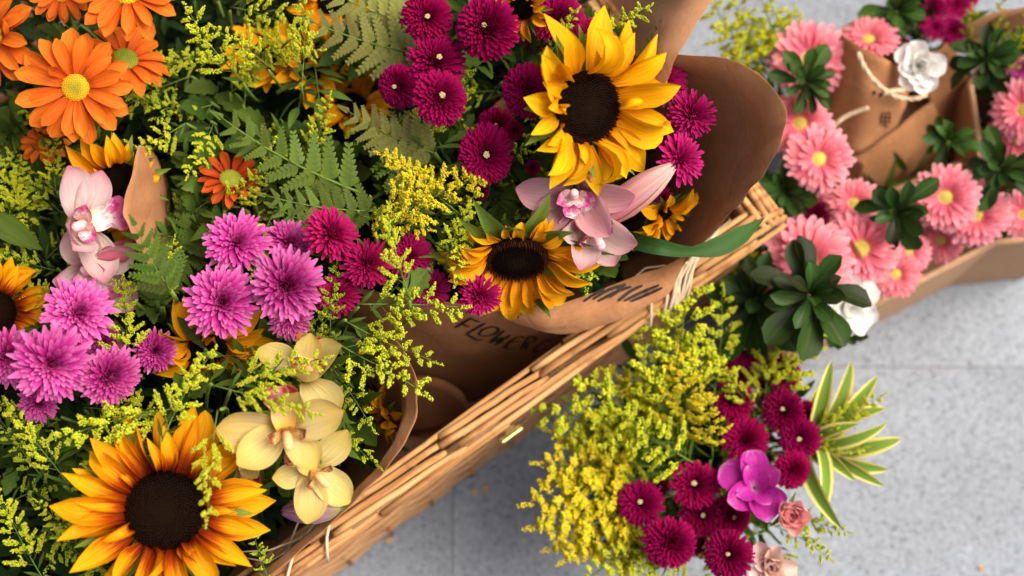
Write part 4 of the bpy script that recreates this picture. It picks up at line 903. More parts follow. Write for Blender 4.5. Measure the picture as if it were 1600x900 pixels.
G(420, 900, .31, 400, 835, .33, 'dim goldenrod sprig between the sunflower and the rim', 'green', base=cC)
G(500, 640, .31, 585, 720, .33, 'green goldenrod tip in the shade inside the rolled lip', 'green', base=cC, fat=.6)
G(905, 80, .38, 1010, 20, .395, 'goldenrod sprig behind the bright sunflower at the top', base=BASES[9])
G(850, 90, .35, 900, 20, .365, 'goldenrod sprig between dark magenta mums at the top', base=BASES[9])
G(640, 230, .34, 730, 120, .35, 'dim goldenrod sprig under the magenta cluster', 'green', base=BASES[3])
G(870, 380, .345, 905, 330, .355, 'goldenrod tip between sepals and pink orchid', 'green', base=cA)
G(930, 400, .31, 990, 380, .32, 'dim goldenrod below the pale pink orchid', 'green', base=cA)
G(570, 230, .325, 640, 180, .335, 'dim goldenrod sprig left of the magenta cluster', 'green', base=BASES[7])
# ------------------------------------------------------------------ ferns
fern(585, 330, .345, 410, 303, .36, 'pale green fern frond lying left towards the rust daisy', .24, base=BASES[3])
fern(560, 300, .35, 335, 175, .365, 'long pale green fern frond pointing up-left above the rust daisy', .24, base=BASES[3])
fern(680, 240, .345, 540, 170, .36, 'fern frond with spore-dotted leaflets under the magenta cluster', .34, 'fern_spore', base=BASES[3])
fern(690, 90, .345, 480, 30, .36, 'fern frond with pale spore-dotted leaflets at the top', .30, 'fern_spore', base=BASES[7])
fern(650, 40, .35, 500, -25, .365, 'pale fern frond cut off by the top edge', .34, 'fern_spore', base=BASES[7])
fern(560, 375, .34, 425, 320, .355, 'short fern frond over the paper corner', .34, base=BASES[4])
fern(1000, 130, .37, 1045, 30, .40, 'curled dark fern tip behind the bright sunflower', .22, 'leaf', base=cA)
fern(300, 330, .30, 265, 450, .31, 'fern frond hanging beside the pointed paper', .40, base=BASES[5])
fern(620, 230, .335, 640, 340, .345, 'fern frond pointing down beside the yellow goldenrod', .34, base=BASES[3])
fern(250, 480, .33, 245, 370, .35, 'dark notched fern right of the pink orchid', .40, 'leaf', base=cD)
fern(330, 400, .31, 290, 290, .33, 'dark fern between the pointed paper and the purple mum', .38, 'leaf', base=BASES[5])
fern(350, 330, .32, 345, 420, .33, 'dark notched fern below the rust daisy', .40, 'leaf', base=BASES[5])
fern(268, 455, .385, 212, 352, .415, 'dark notched fern lying over the pointed kraft paper', .42, 'leaf', n=6, base=cD)
# single leaves and the long blade on the rim
def big_leaf(x0, y0, z0, x1, y1, z1, w, label, T, base=None, roll=0., name='leaf_stalk', cat='leaf'):
    a, b = at(x0, y0, z0), at(x1, y1, z1); L_ = (b-a).length; base = base or nbase(a); root = thing(name, label, cat, base)
    part('leaf', T, root, alongx(a, b, roll=roll) @ SC(L_, L_*w, L_))
    tb = tube(bez(a, low(a, b), base), .0013, .0016, 5); part('stem', mk('stem', *tb[:2], M['stem'], tb[2]), root, I4)
big_leaf(668, 420, .375, 628, 468, .385, 1., 'notched grey-green mum leaf in front of the low magenta mums', T_lob[0])
big_leaf(-30, 330, .34, 62, 388, .34, 1.5, 'broad dull green leaf at the left edge', T_lan[0], base=b6)
big_leaf(245, 470, .36, 258, 428, .375, 1., 'small notched leaf right of the pink orchid', T_lob[0], base=cD)
big_leaf(320, 545, .34, 275, 490, .36, 1., 'pale pointed leaf beside the golden petals', T_lan[0], base=cC)
nrow = 20; V, U = [], []
cl = crom([tuple(at(975, 372, .325)), tuple(at(1030, 386, .34)), tuple(at(1085, 393, .325)), tuple(at(1140, 378, .315)), tuple(at(1195, 340, .30))], nrow)
for i, q in enumerate(cl):
    t = i/nrow; d = Vector(cl[min(i+1, nrow)]-cl[max(i-1, 0)]).normalized(); s = d.cross((CAM-Vector(q)).normalized()).normalized()
    w = .0062*np.interp(t, [0, .2, .45, .62, .8, 1], [.9, .9, .55, 1.15, 1., .03])
    for j in range(5):
        u = j/4*2-1; p = Vector(q)+s*(w*u)+(CAM-Vector(q)).normalized()*(.0018*abs(u)); V.append(tuple(p)); U.append((j/4, t))
broot = thing('grass_blade', 'long pointed green blade lying across the basket rim', 'leaf', cA)
part('blade', mk('blade', V, gfaces(nrow, 4), M['blade'], U), broot)
tb = tube(bez(Vector(cl[0]), at(900, 360, .2), cA), .0016, .0016, 5); part('stem', mk('stem', *tb[:2], M['stem'], tb[2]), broot, I4)

# ------------------------------------------------------------------ leafy greenery between the bouquets
rr = random.Random(21)
def inb(p, m=.02):
    q = BMi @ p; return m < q.x < BL-m and m < q.y < BW-m
REG = [(20, 20, 300, 420, 'below and right of the orange daisies'), (280, 0, 640, 260, 'among the orange sunflowers at the top'), (240, 200, 460, 440, 'around the rust daisy'), (0, 620, 170, 900, 'left of the flamed sunflower'),
       (0, 180, 110, 480, 'at the left edge beside the pink orchid'), (480, 560, 590, 740, 'inside the rolled paper lip'), (430, 640, 570, 760, 'under the yellow orchids'), (620, 180, 800, 330, 'under the upper magenta cluster'), (760, 40, 900, 140, 'left of the bright sunflower'),
       (850, 330, 940, 385, 'under the pink orchids'), (60, 640, 300, 760, 'above the flamed sunflower'), (400, 480, 560, 600, 'under the dark magenta mums'), (620, 320, 800, 420, 'left of the nodding sunflower'), (380, 60, 620, 330, 'around the long fern')]
k = 0
while k < 260:
    x0, y0, x1, y1, nm = REG[k % len(REG)]; lay = k//len(REG)
    px, py = rr.uniform(x0, x1), rr.uniform(y0, y1); z = (rr.uniform(.32, .345), rr.uniform(.25, .325), rr.uniform(.31, .355))[lay % 3]
    an = rr.uniform(0, 6.28); ln = 62 if lay % 3 == 0 else 76
    a = at(px, py, z-.03); b = at(px+ln*math.cos(an), py+ln*math.sin(an), z)
    k += 1
    if not inb(a): continue
    if any(x > 590-max(0, y-700)*1.1 and y > 470 for x, y in ((px, py), (px+95*math.cos(an), py+95*math.sin(an)))): continue
    if px+ln*math.cos(an) > 960: continue
    if lay % 3 == 2:
        goldenrod(px, py, z-.02, px+ln*1.3*math.cos(an), py+ln*1.3*math.sin(an), z, 'thin lime goldenrod sprig ' + nm, 'green' if k % 3 else 'bud', base=nbase(a), group='thin goldenrod sprigs in the basket')
    elif lay % 3 == 0:
        sprig(a, b, nbase(a), 'mid-green leafy sprig near the surface ' + nm, 'mid-green leafy sprigs in the basket', [T_lan[0], T_lob[0], T_lob[1]] if k % 2 else [T_lan[0]], n=9, ll=.5, rr=rr)
    else:
        sprig(a, b, nbase(a), 'leafy sprig with shade-darkened leaves deep between the flowers ' + nm, 'dark leafy sprigs deep between the flowers', ([T_lob[2], T_lob[0]], [T_lan[1], T_lan[0]])[k % 2], n=8, ll=(.62 if k % 2 == 0 else .75), rr=rr)
# the uncountable mass of small leaves and stalks further down
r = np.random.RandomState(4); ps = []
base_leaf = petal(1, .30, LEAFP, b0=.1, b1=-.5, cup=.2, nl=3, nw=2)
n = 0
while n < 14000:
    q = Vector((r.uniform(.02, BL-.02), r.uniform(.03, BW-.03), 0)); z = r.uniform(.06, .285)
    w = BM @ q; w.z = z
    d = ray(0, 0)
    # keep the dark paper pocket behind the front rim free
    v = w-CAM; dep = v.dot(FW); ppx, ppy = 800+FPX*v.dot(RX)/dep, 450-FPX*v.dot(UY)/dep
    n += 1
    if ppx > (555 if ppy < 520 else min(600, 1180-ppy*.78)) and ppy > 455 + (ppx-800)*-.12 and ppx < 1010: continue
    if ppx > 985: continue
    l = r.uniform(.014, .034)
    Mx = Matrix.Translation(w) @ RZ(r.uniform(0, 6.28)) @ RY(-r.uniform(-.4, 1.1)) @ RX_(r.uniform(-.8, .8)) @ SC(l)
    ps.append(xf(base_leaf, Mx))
P = cat_(ps); fo = part('filler_greenery', mk('filler_greenery', *P[:2], M['filler'], P[2]), None, kind='stuff'); fo['label'] = 'mass of small leaves deep inside the basket, darkened for shade'; fo['category'] = 'greenery'

# ------------------------------------------------------------------ bouquet standing on the paving in front of the basket
lb = at(1120, 700, .01)
LRR = [at(1120+70*math.cos(a), 690+80*math.sin(a), .125) for a in np.linspace(0, 2*math.pi, 12, endpoint=False)]
wrap('L', 'kraft_paper_sleeve', 'kraft paper sleeve standing under the loose bouquet on the paving', [LRR, [lb+(p-lb)*.45+Vector((0, 0, -.02)) for p in LRR], disk(1120, 700, .004, .03, 0, LRR)], nu=36)
for i, a in enumerate([
 (1000, 785, .215, 36, -.2, -.1, 'leftmost magenta mum of the loose bouquet on the paving'), (1085, 755, .225, 38, 0, 0, 'magenta mum left of the violet flower'),
 (1050, 853, .225, 39, 0, -.15, 'magenta mum at the lower left of the loose bouquet'), (1137, 866, .225, 39, .1, -.15, 'lowest magenta mum near the bottom edge'),
 (1098, 805, .205, 33, 0, 0, 'magenta mum between the lower four of the loose bouquet'), (1145, 808, .205, 32, .1, 0, 'magenta mum directly under the violet flower'),
 (1165, 545, .20, 28, 0, .35, 'topmost magenta mum of the loose bouquet near the glossy leaves'), (1230, 580, .20, 30, .2, .2, 'magenta mum at the upper right of the loose bouquet'),
 (1147, 622, .20, 31, 0, .2, 'magenta mum right of the yellow plumes, second row'), (1164, 684, .205, 33, 0, .1, 'magenta mum directly above the violet flower'),
 (1223, 640, .21, 32, .1, .1, 'magenta mum in the right column, upper'), (1248, 686, .21, 32, .2, 0, 'magenta mum in the right column, middle'),
 (1242, 735, .21, 31, .2, 0, 'magenta mum in the right column, lowest beside the striped leaves'), (1150, 588, .19, 26, 0, .2, 'shaded magenta mum below the topmost of the loose bouquet'),
 (1262, 652, .185, 24, .3, 0, 'small magenta mum behind the right column'), (1012, 845, .185, 22, -.2, 0, 'small shaded magenta mum at the left of the lower pair'),
 (1102, 852, .185, 24, 0, 0, 'shaded magenta mum between the two lowest'), (1032, 760, .19, 14, 0, 0, 'tiny magenta bud above the leftmost mum of the loose bouquet'), (1205, 610, .18, 24, 0, 0, 'shaded magenta mum deep in the right column')]):
    mum(*a[:3], a[3]*1.08, *a[4:], base=lb, group='magenta mums of the loose bouquet')
# violet open flower
p = at(1180, 762, .235); H = frame(p, .1, .0); R = 52*mpp(1180, 765, .235); H.translation = p-H.col[2].xyz*R*.35
vr = thing('violet_freesia', 'open violet-magenta flower with broad silky petals above the pink rose', 'flower', lb)
T_vio = pset('petal', 'violet', [(1, .98, ORCP, dict(b0=.75-.1*s, b1=-.45-.15*s, cup=.42, nl=9, nw=8, wav=.14+.05*s, seed=s+3)) for s in range(4)])
for k in range(10):
    o = k < 6; s_ = (1.12 if o else .74)*(.9+.05*((k*7) % 5))
    part('petal', T_vio[(k*3) % 4], vr, H @ SC(R) @ RZ(.4+k*(1.05 if o else 1.57)+(.12*((k*5) % 3))) @ TR(.05, 0, .03+.10*(not o)) @ RY(.10*((k % 3)-1)-.30*(not o)) @ RX_(.2*((k*3) % 4)-.3) @ SC(s_, s_*.95, s_))
stem(vr, H.translation.copy(), H.col[2].xyz, lb)
rose(1236, 804, .235, 42, .3, -.15, 'rose', 'pink rosebud below the violet flower', lb, open_=.55)
rose(1205, 885, .21, 38, .1, -.2, 'blush', 'pale pink rose at the bottom edge of the loose bouquet', lb)
LG = 'goldenrod plumes of the loose bouquet'
for a in [
 (1060, 660, .21, 1085, 440, .25, 'tallest goldenrod plume leaning on the basket side', 1.0), (1050, 680, .20, 1010, 520, .24, 'goldenrod plume left of the tallest one', .9),
 (1040, 690, .19, 880, 575, .225, 'goldenrod plume reaching over the basket side at upper left', .8), (1040, 700, .19, 845, 655, .22, 'goldenrod plume pointing left towards the brass latch', .8),
 (1030, 740, .19, 860, 720, .215, 'goldenrod plume pointing left below the latch', .8), (1030, 770, .19, 842, 785, .215, 'longest goldenrod plume pointing left over bare paving', .8),
 (1040, 800, .18, 855, 838, .205, 'goldenrod plume at lower left over the paving', .8), (1050, 840, .185, 930, 900, .21, 'goldenrod plume running off the bottom edge', .9),
 (1090, 720, .215, 985, 650, .245, 'bright yellow goldenrod plume in the heart of the loose bouquet', 1.0), (1110, 720, .21, 1095, 620, .25, 'pale goldenrod plume left of the upper mums', 1.0),
 (1060, 700, .20, 960, 690, .235, 'goldenrod plume above the leftmost magenta mum', .9), (1110, 640, .20, 1130, 470, .235, 'goldenrod plume right of the tallest, against glossy leaves', .9),
 (1200, 640, .19, 1215, 500, .22, 'goldenrod plume between the two topmost mums', .8), (1200, 640, .19, 1300, 510, .22, 'goldenrod plume reaching to the white petals', .8),
 (1180, 660, .19, 1120, 560, .225, 'goldenrod plume behind the second row of mums', .8), (1260, 680, .19, 1370, 620, .215, 'goldenrod plume across the striped leaves', .7), (1250, 700, .18, 1345, 700, .20, 'short goldenrod plume low across the striped leaves', .7),
 (1210, 820, .19, 1290, 870, .21, 'goldenrod plume under the pink rosebud', .9), (1220, 850, .18, 1240, 915, .20, 'goldenrod plume right of the pale rose', .9), (1230, 800, .18, 1320, 830, .20, 'thin goldenrod plume right of the rosebud', .7),
 (1080, 850, .19, 1000, 905, .205, 'goldenrod plume under the lower left mum', .9), (1070, 700, .205, 1060, 560, .245, 'dense goldenrod plume in front of the tallest one', 1.0), (1000, 800, .175, 900, 880, .20, 'goldenrod plume below the long left one', .9), (1130, 760, .20, 1115, 900, .19, 'goldenrod plume between the lowest mums', .8),
 (1040, 760, .18, 935, 760, .20, 'goldenrod plume left of the leftmost mum, short', 1.0), (1060, 640, .19, 980, 600, .22, 'goldenrod plume below the tallest, facing the basket', 1.0), (1030, 690, .18, 900, 690, .205, 'goldenrod plume between the latch and the bright yellow one', .9), (1020, 780, .17, 905, 815, .19, 'goldenrod plume low on the left side near the paving', .9), (1090, 620, .19, 1040, 470, .22, 'goldenrod plume against the basket side left of the tallest', .9),
 (1035, 745, .175, 875, 755, .20, 'goldenrod plume just below the one pointing at the latch', .9), (1030, 815, .17, 880, 870, .19, 'goldenrod plume near the bottom on the left side', .9), (1035, 780, .165, 890, 790, .185, 'short goldenrod plume under the longest left one', .9), (1045, 840, .17, 960, 880, .19, 'goldenrod plume left of the lower left mum', .9), (1020, 700, .17, 870, 680, .19, 'low goldenrod plume beneath the latch', .9),
 (1010, 720, .18, 925, 660, .21, 'small goldenrod plume inside the left side of the loose bouquet', .9), (1020, 640, .18, 955, 585, .21, 'goldenrod plume over the basket base', .8)]:
    goldenrod(*a[:7], 'bloom' if (a[3] < 1000 and a[4] > 560 and int(a[3]+a[4]) % 3) or a[6].startswith('pale') or a[6].startswith('dense') else 'bud', base=lb, fat=a[7]*(1.35 if a[3] < 1000 else 1.1), group=LG, leaves=True)
for k in range(26):
    an = k*2.4; q = 60+130*((k*7) % 26)/26; px, py = 1070+q*math.cos(an)*1.15, 690+q*1.1*math.sin(an)
    if py > 560 or px > 1000: goldenrod(1100+(px-1100)*.45, 700+(py-700)*.45, .14, px, py, .165+.02*(k % 3)/2, 'green goldenrod sprig low inside the loose bouquet', ('green', 'green', 'bud')[k % 3], base=lb, fat=1.3, group='green goldenrod inside the loose bouquet', leaves=True)
k = 0
while k < 34:
    an = k*2.4; px, py = 1100+rr.uniform(40, 170)*math.cos(an), 700+rr.uniform(40, 170)*math.sin(an)
    a = at(1120+(px-1120)*.4, 700+(py-700)*.4, .12); b = at(px, py, rr.uniform(.15, .18)); k += 1
    sprig(a, b, lb, 'green leafy sprig low inside the loose bouquet', 'leafy sprigs inside the loose bouquet', T_lan, n=9, ll=.5, rr=rr)
# striped dracaena leaves
dr = thing('striped_leaf_sprig', 'fan of green leaves with yellow edges at the side of the loose bouquet', 'greenery', lb)
c0 = at(1265, 700, .15)
DL = [(1300, 560, 1.0), (1330, 562, 1.1), (1372, 585, 1.), (1385, 640, 1.), (1412, 683, 1.1), (1398, 735, 1.1), (1385, 762, .8), (1325, 840, 1.1), (1345, 610, .9), (1395, 655, .9), (1310, 640, .8), (1365, 700, .9), (1280, 830, .9), (1340, 755, .8), (1285, 600, .9), (1300, 770, .8), (1350, 660, .9), (1330, 715, .8)]
T_dra = {}
for i, (px, py, w) in enumerate(DL):
    px, py = 1265+(px-1265)*1.06, 700+(py-700)*1.06; b = at(px, py, rr.uniform(.17, .215)); a = c0 + Vector((rr.uniform(-.008, .008), rr.uniform(-.008, .008), rr.uniform(0, .015))); L_ = (b-a).length
    me = mk('leaf', *petal(1, .0125*w/L_, [(0, .35), (.2, .6), (.45, 1.), (.7, .95), (.9, .5), (1, .02)], b0=.85, b1=-1.75, cup=.35, nl=12, nw=6, wav=.08, seed=i)[:2], M['varieg'], petal(1, .0125*w/L_, [(0, .35), (.2, .6), (.45, 1.), (.7, .95), (.9, .5), (1, .02)], b0=.85, b1=-1.75, cup=.35, nl=12, nw=6, wav=.08, seed=i)[2])
    part('leaf', me, dr, alongx(a, b, roll=rr.uniform(-.5, .5)) @ SC(L_*1.06))
stem(dr, c0, Vector((.3, 0, 1)).normalized(), lb)

# ------------------------------------------------------------------ boxes, sleeves and pink gerberas at upper right
def tray(label, top, h, wall=.005, name='cardboard_tray', closed=True):
    P = [at(x, y, h) for x, y in top]; root = thing(name, label, 'box', Vector((P[0].x, P[0].y, 0)))
    n = len(P); cx = sum((p for p in P), Vector())/n
    for i in range(n if closed else n-1):
        a, b = P[i].copy(), P[(i+1) % n].copy(); d = (b-a); d.z = 0; nn = Vector((d.y, -d.x, 0)).normalized()
        if nn.dot(cx-a) > 0: nn = -nn
        V = []
        for q in (a, b):
            for o, z in ((0, .003), (0, h-.0015), (-wall*.3, h), (-wall*.8, h), (-wall, h-.0015), (-wall, .003)): V.append((q.x+nn.x*o, q.y+nn.y*o, z))
        F = [[k, (k+1) % 6, 6+(k+1) % 6, 6+k] for k in range(6)] + [[5, 4, 3, 2, 1, 0], [6, 7, 8, 9, 10, 11]]
        part('side_panel', mk('side_panel', V, F, M['card'], smooth=False), root)
    V = [(p.x*.99+cx.x*.01, p.y*.99+cx.y*.01, .006) for p in P]; part('bottom_panel', mk('bottom_panel', V, [list(range(n))], M['card'], smooth=False), root)
    return root
tray('low cardboard tray holding pink gerberas, its pale wall along the paving', [(1225, 560), (1352, 487), (1556, 382), (1690, 368), (1660, 250), (1500, 250), (1300, 330), (1200, 440)], .133)
tray('taller cardboard box behind the white flower with a handle slot', [(1512, 128), (1530, 245), (1660, 215), (1660, 20), (1590, 18)], .16, name='cardboard_box')
tray('added shallow kraft box shading the gap under the twine sleeve', [(1300, 320), (1420, 315), (1528, 250), (1508, 120), (1450, 70), (1330, 120)], .07)  # added box: covers the bright paving here and its walls cast shade
bx1, bx2, bx3, bx4 = at(1300, 330, .02), at(1500, 330, .02), at(1265, 180, .02), at(1570, 140, .02)
# sleeve with the white flower: opening towards the top of the picture
wrap('S', 'kraft_paper_sleeve', 'kraft paper sleeve tied with twine under the white flower', [
    px3([(1314, 48, .20), (1340, 70, .225), (1380, 90, .232), (1412, 104, .21), (1428, 72, .17), (1385, 42, .155), (1340, 30, .16)]),
    px3([(1300, 130, .185), (1330, 150, .205), (1370, 162, .21), (1411, 165, .185), (1415, 130, .13), (1380, 110, .12), (1330, 100, .125)]),
    px3([(1255, 225, .14), (1310, 240, .165), (1350, 238, .17), (1402, 196, .15), (1390, 170, .09), (1350, 160, .08), (1290, 180, .09)])], nu=56, group='kraft paper wraps of the gerberas')
wrap('S2', 'kraft_paper_sheet', 'flat brown kraft sheet in the shade below the twine sleeve', [px3([(1330, 250, .13), (1395, 205, .14), (1456, 158, .145)]), px3([(1365, 300, .10), (1430, 262, .10), (1498, 240, .10)]), px3([(1370, 330, .03), (1430, 300, .03), (1500, 270, .03)])], closed=False, nu=16, group='kraft paper wraps of the gerberas')
wrap('S3', 'kraft_paper_sheet', 'kraft panel with slot between the white flower and the cardboard box', [px3([(1418, 110, .185), (1468, 78, .185), (1482, 60, .185)]), px3([(1455, 165, .14), (1490, 140, .145), (1516, 128, .15)]), px3([(1490, 260, .06), (1515, 230, .06), (1532, 210, .06)])], closed=False, nu=16, group='kraft paper wraps of the gerberas')
wrap('S4', 'kraft_paper_sheet', 'curved kraft sleeve edge between two large pink gerberas', [px3([(1296, 360, .205), (1325, 370, .215), (1345, 398, .215), (1353, 445, .20)]), px3([(1290, 400, .17), (1308, 405, .175), (1322, 425, .175), (1330, 455, .165)]), px3([(1270, 440, .06), (1285, 440, .06), (1295, 445, .06), (1300, 450, .06)])], closed=False, nu=20, group='kraft paper wraps of the gerberas')
wrap('S5', 'kraft_paper_sheet', 'small kraft corner under the middle gerberas', [px3([(1305, 235, .16), (1330, 242, .17), (1352, 255, .165)]), px3([(1300, 290, .12), (1320, 292, .12), (1340, 290, .12)])], closed=False, nu=10, group='kraft paper wraps of the gerberas')
wrap('S6', 'kraft_paper_sheet', 'kraft sheet along the top right corner behind goldenrod', [px3([(1505, 42, .20), (1550, 22, .215), (1620, 8, .22)]), px3([(1515, 100, .12), (1560, 80, .12), (1620, 60, .12)])], closed=False, nu=12, mat='kraft_light', group='kraft paper wraps of the gerberas')
for st in ([(1376, 176), (1391, 176)], [(1376, 182), (1391, 183)], [(1375, 189), (1390, 190)], [(1377, 176), (1375, 194)], [(1390, 176), (1389, 192)], [(1383, 178), (1382, 194)], [(1377, 195), (1384, 199), (1388, 195)]):
    stroke('S', 'printed_stamp', [st[0], ((st[0][0]+st[-1][0])/2, (st[0][1]+st[-1][1])/2)] + list(st[1:]), .0006)
for st in ([(1363, 144), (1368, 145)], [(1373, 147), (1378, 148)]): stroke('S', 'printed_mark', [st[0], ((st[0][0]+st[1][0])/2, (st[0][1]+st[1][1])/2), st[1]], .0016)
for key, pts, lab in (('a', [(1341, 82, .238), (1352, 108, .236), (1375, 135, .23), (1403, 152, .222), (1430, 154, .215), (1447, 148, .21)], 'pale jute twine end curling across the sleeve to below the white flower'),
                      ('b', [(1296, 212, .19), (1305, 195, .20), (1325, 180, .205), (1357, 168, .212)], 'short pale twine end crossing the lower half of the sleeve'), ('c', [(1380, 146, .226), (1396, 142, .226), (1412, 142, .222)], 'tiny twine tail beside the white flower')):
    cl = crom([tuple(at(*q)) for q in pts], 24); ps = []
    for s in range(3):
        pp = []
        for i, q in enumerate(cl):
            d = Vector(cl[min(i+1, 24)]-cl[max(i-1, 0)]).normalized(); x = d.orthogonal().normalized(); y = d.cross(x); an = i*.9+s*2.094
            pp.append(Vector(q)+(x*math.cos(an)+y*math.sin(an))*.0010)
        ps.append(tube(pp, .0012, .0011, 5))
    P = cat_(ps); o = part('jute_twine', mk('jute_twine', *P[:2], M['twine'], P[2]), None); o['label'] = lab; o['category'] = 'twine'
for a in [
 (1265, 92, .20, 66, 0, .25, 'pink gerbera uppermost on the left beside the glossy leaves', bx3), (1250, 192, .205, 54, .1, .0, 'pink gerbera next to the tip of the big kraft cone', bx3),
 (1280, 248, .215, 56, .15, .05, 'pink gerbera with bright yellow eye left of the kraft corner', bx3), (1305, 140, .18, 46, .35, .0, 'pink gerbera touching the left side of the twine sleeve', bx3),
 (1335, 318, .195, 46, 0, .45, 'pink gerbera tilted up in the middle above the pair', bx1), (1346, 388, .21, 66, .1, 0, 'large pink gerbera right of the curved sleeve edge', bx1),
 (1262, 408, .225, 74, 0, .1, 'large pink gerbera behind the dark glossy rosette', bx1), (1400, 428, .165, 42, .2, -.2, 'coral gerbera half hidden low against the tray wall', bx1),
 (1478, 308, .205, 56, 0, .1, 'pink gerbera with yellow eye on the tray, left of its twin', bx2), (1525, 335, .185, 56, .1, -.1, 'pink gerbera just right of the yellow-eyed one on the tray', bx2),
 (1358, 62, .205, 48, .0, .75, 'coral gerbera looking out of the twine sleeve', at(1330, 200, .12)), (1600, 172, .19, 54, -.1, .1, 'pink gerbera at the right edge above the glossy leaves', bx4),
 (1600, 335, .17, 42, 0, 0, 'pink gerbera at the right edge beside the tray wall', bx2), (1470, 375, .15, 40, -.1, -.3, 'low pink gerbera hanging at the tray wall', bx2), (1222, 205, .175, 34, -.2, 0, 'pink gerbera mostly hidden behind the kraft cone tip', bx3), (1585, 215, .17, 44, -.2, -.2, 'lower pink gerbera at the right edge under its neighbour', bx4), (1420, 395, .16, 36, .2, .1, 'small pink gerbera low between the tray wall and the large one', bx1), (1290, 330, .16, 34, 0, 0, 'shaded pink gerbera behind the tilted one', bx1)]:
    gerbera(*a[:8], mat='coralger' if 'coral' in a[6] or a[6].startswith('low') else 'pinkger')
rose(1436, 103, .235, 34, .05, .0, 'white', 'open white ruffled flower above the twine', at(1400, 200, .05), n=24, open_=.75, name='white_lisianthus', cat='flower')
rose(1332, 482, .205, 44, .5, -.45, 'white', 'white flower hanging over the corner of the cardboard tray', bx1, n=20, open_=.8, name='white_lisianthus', cat='flower')
bx5 = at(1430, 40, .01)
for i, (px, py, r_) in enumerate(((1455, 12, 26), (1497, 8, 28), (1462, 42, 22), (1488, 45, 24), (1515, -4, 20))):
    mum(px, py, .19, r_, .1, .1, 'magenta mum at the top right corner, ' + ('left of the topmost pair', 'right of the topmost pair', 'lower left of the group', 'lower right of the group', 'cut off by the edge')[i], kind='l', base=bx5, group='magenta mums at the top right')
mum(1305, 165, .17, 26, .1, 0, 'purple mum peeping under the gerbera by the sleeve', kind='p', base=bx3, group='purple mums among the gerberas')
mum(1240, 358, .19, 26, -.2, .2, 'purple mum behind the large gerbera near the rim corner', kind='p', base=bx1, group='purple mums among the gerberas')
mum(1596, 105, .17, 22, 0, 0, 'purple mum at the right edge below the top corner', kind='p', base=bx4, group='purple mums among the gerberas')
mum(1275, 335, .165, 26, 0, 0, 'magenta mum in the shade above the large gerbera', kind='l', base=bx1, group='purple mums among the gerberas')
for a in [
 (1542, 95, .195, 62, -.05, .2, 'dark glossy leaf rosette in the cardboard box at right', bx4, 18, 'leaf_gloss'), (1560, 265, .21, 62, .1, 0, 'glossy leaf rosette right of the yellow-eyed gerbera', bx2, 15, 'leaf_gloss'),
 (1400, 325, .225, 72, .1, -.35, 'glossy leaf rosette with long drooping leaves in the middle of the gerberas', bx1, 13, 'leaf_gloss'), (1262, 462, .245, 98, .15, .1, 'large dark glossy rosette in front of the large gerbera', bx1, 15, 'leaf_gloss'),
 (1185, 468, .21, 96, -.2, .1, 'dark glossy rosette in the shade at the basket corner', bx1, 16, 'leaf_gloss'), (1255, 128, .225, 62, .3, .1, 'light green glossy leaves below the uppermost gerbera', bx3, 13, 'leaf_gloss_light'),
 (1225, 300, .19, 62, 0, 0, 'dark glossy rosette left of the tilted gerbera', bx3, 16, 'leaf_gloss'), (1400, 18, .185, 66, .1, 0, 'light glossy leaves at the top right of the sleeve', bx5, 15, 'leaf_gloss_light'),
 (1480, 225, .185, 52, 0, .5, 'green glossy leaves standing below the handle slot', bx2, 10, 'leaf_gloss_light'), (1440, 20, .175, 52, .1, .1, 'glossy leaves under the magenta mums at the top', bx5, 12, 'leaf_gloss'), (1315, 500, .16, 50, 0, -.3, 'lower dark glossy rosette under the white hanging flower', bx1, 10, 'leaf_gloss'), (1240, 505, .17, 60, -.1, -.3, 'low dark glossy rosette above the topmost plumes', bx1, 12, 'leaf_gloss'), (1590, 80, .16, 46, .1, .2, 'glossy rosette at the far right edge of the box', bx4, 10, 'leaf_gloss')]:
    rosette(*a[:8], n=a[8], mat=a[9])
GG = 'goldenrod sprigs among the gerberas'
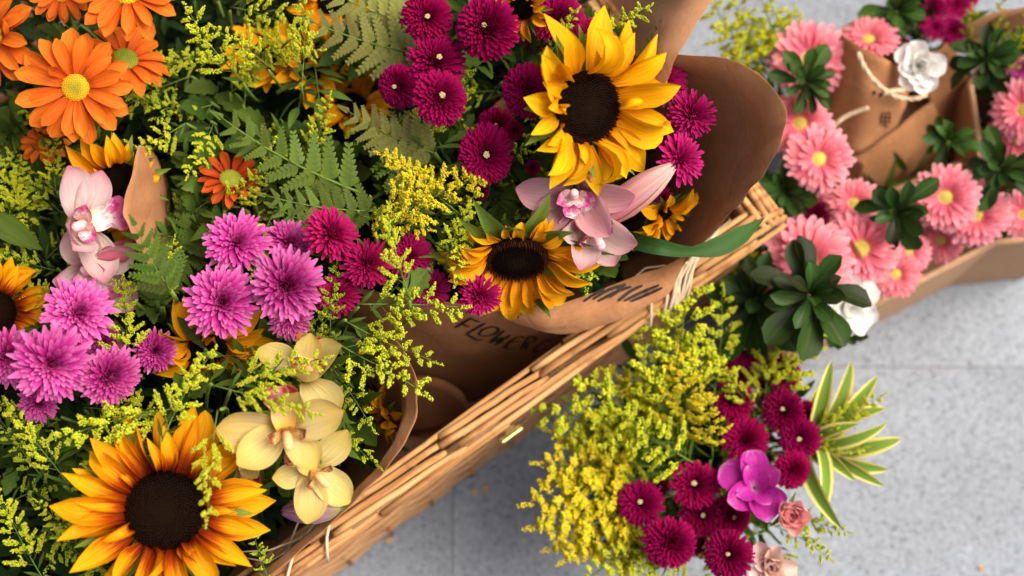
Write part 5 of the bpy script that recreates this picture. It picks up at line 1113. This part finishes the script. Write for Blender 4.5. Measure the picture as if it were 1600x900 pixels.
for a in [(1200, 120, .17, 1130, 10, .215, 'yellow-green goldenrod plume on the paving left of the gerberas', 'bud', 1.7, bx3), (1210, 110, .17, 1200, -10, .21, 'goldenrod plume at the top edge left of the gerberas', 'bud', 1.7, bx3), (1215, 130, .16, 1140, 70, .20, 'goldenrod plume leaning towards the kraft cone on the paving', 'bud', 1.7, bx3), (1225, 100, .17, 1240, 20, .205, 'goldenrod plume right beside the uppermost gerbera', 'bud', 1., bx3),
 (1190, 90, .15, 1160, 0, .19, 'goldenrod plume between two others at the top edge over the paving', 'bud', 1.6, bx3), (1205, 130, .15, 1165, 40, .19, 'low goldenrod plume over the paving near the kraft cone', 'bud', 1.6, bx3), (1220, 110, .16, 1215, 40, .20, 'goldenrod plume tucked behind the glossy light leaves', 'bud', 1.4, bx3),
 (1520, 90, .17, 1515, 20, .21, 'thin goldenrod plume beside the dark rosette in the box', 'bud', .7, bx4), (1560, 80, .17, 1568, -5, .22, 'tall thin goldenrod plume at the top right', 'bud', .6, bx4), (1570, 90, .17, 1610, 30, .21, 'goldenrod plume at the right edge of the top corner', 'bud', .8, bx4),
 (1200, 460, .19, 1170, 400, .21, 'goldenrod tip at the basket corner above the shaded rosette', 'bloom', 1., bx1), (1180, 470, .18, 1155, 430, .20, 'small goldenrod tip against the basket side', 'bloom', 1., bx1), (1590, 130, .15, 1585, 60, .19, 'goldenrod tip behind the rosette at the right edge', 'bud', .7, bx4)]:
    goldenrod(*a[:7], a[7], base=a[9], fat=a[8], group=GG, leaves=False)
big_leaf(1490, 40, .17, 1548, 16, .20, 1., 'yellow-edged leaf tip at the top right', mk('leaf', *petal(1, .30, LEAFP, b0=.2, b1=-.5, cup=.3, nl=9, nw=6)[:2], M['varieg'], petal(1, .30, LEAFP, b0=.2, b1=-.5, cup=.3, nl=9, nw=6)[2]), base=bx5)
k = 0
while k < 22:
    px, py = rr.choice([(1235, 150), (1250, 300), (1370, 330), (1470, 290), (1560, 170), (1580, 290), (1430, 30), (1210, 420)]); px += rr.uniform(-30, 30); py += rr.uniform(-30, 20)
    a = at(px, py, .07); an = rr.uniform(0, 6.28); b = at(px+42*math.cos(an), py+42*math.sin(an), .12); k += 1
    sprig(a, b, at(px, py, .01), 'dark green leafy sprig low among the gerberas', 'leafy sprigs low among the gerberas', T_lan, n=8, ll=.6, rr=rr)
# fallen petals on the paving
for (px, py, s, lab) in ((613, 842, 1., 'tiny yellow petal fallen on the paving near the basket'), (763, 765, .9, 'pale yellow petal scrap on the paving close to the joint'), (735, 768, .8, 'greenish petal scrap on the paving beside the basket base'), (1535, 893, .8, 'yellow petal scrap at the bottom edge of the paving')):
    me = mk('fallen_petal', *petal(1, .5, ORCP, b0=.15, b1=-.4, cup=.3, nl=4, nw=2)[:2], M['sun_yellow'], petal(1, .5, ORCP, b0=.15, b1=-.4, cup=.3, nl=4, nw=2)[2])
    o = part('fallen_petal', me, None, Matrix.Translation(at(px, py, .002)) @ RZ(px) @ SC(.007*s)); o['label'] = lab; o['category'] = 'petal'; o['group'] = 'fallen petals'
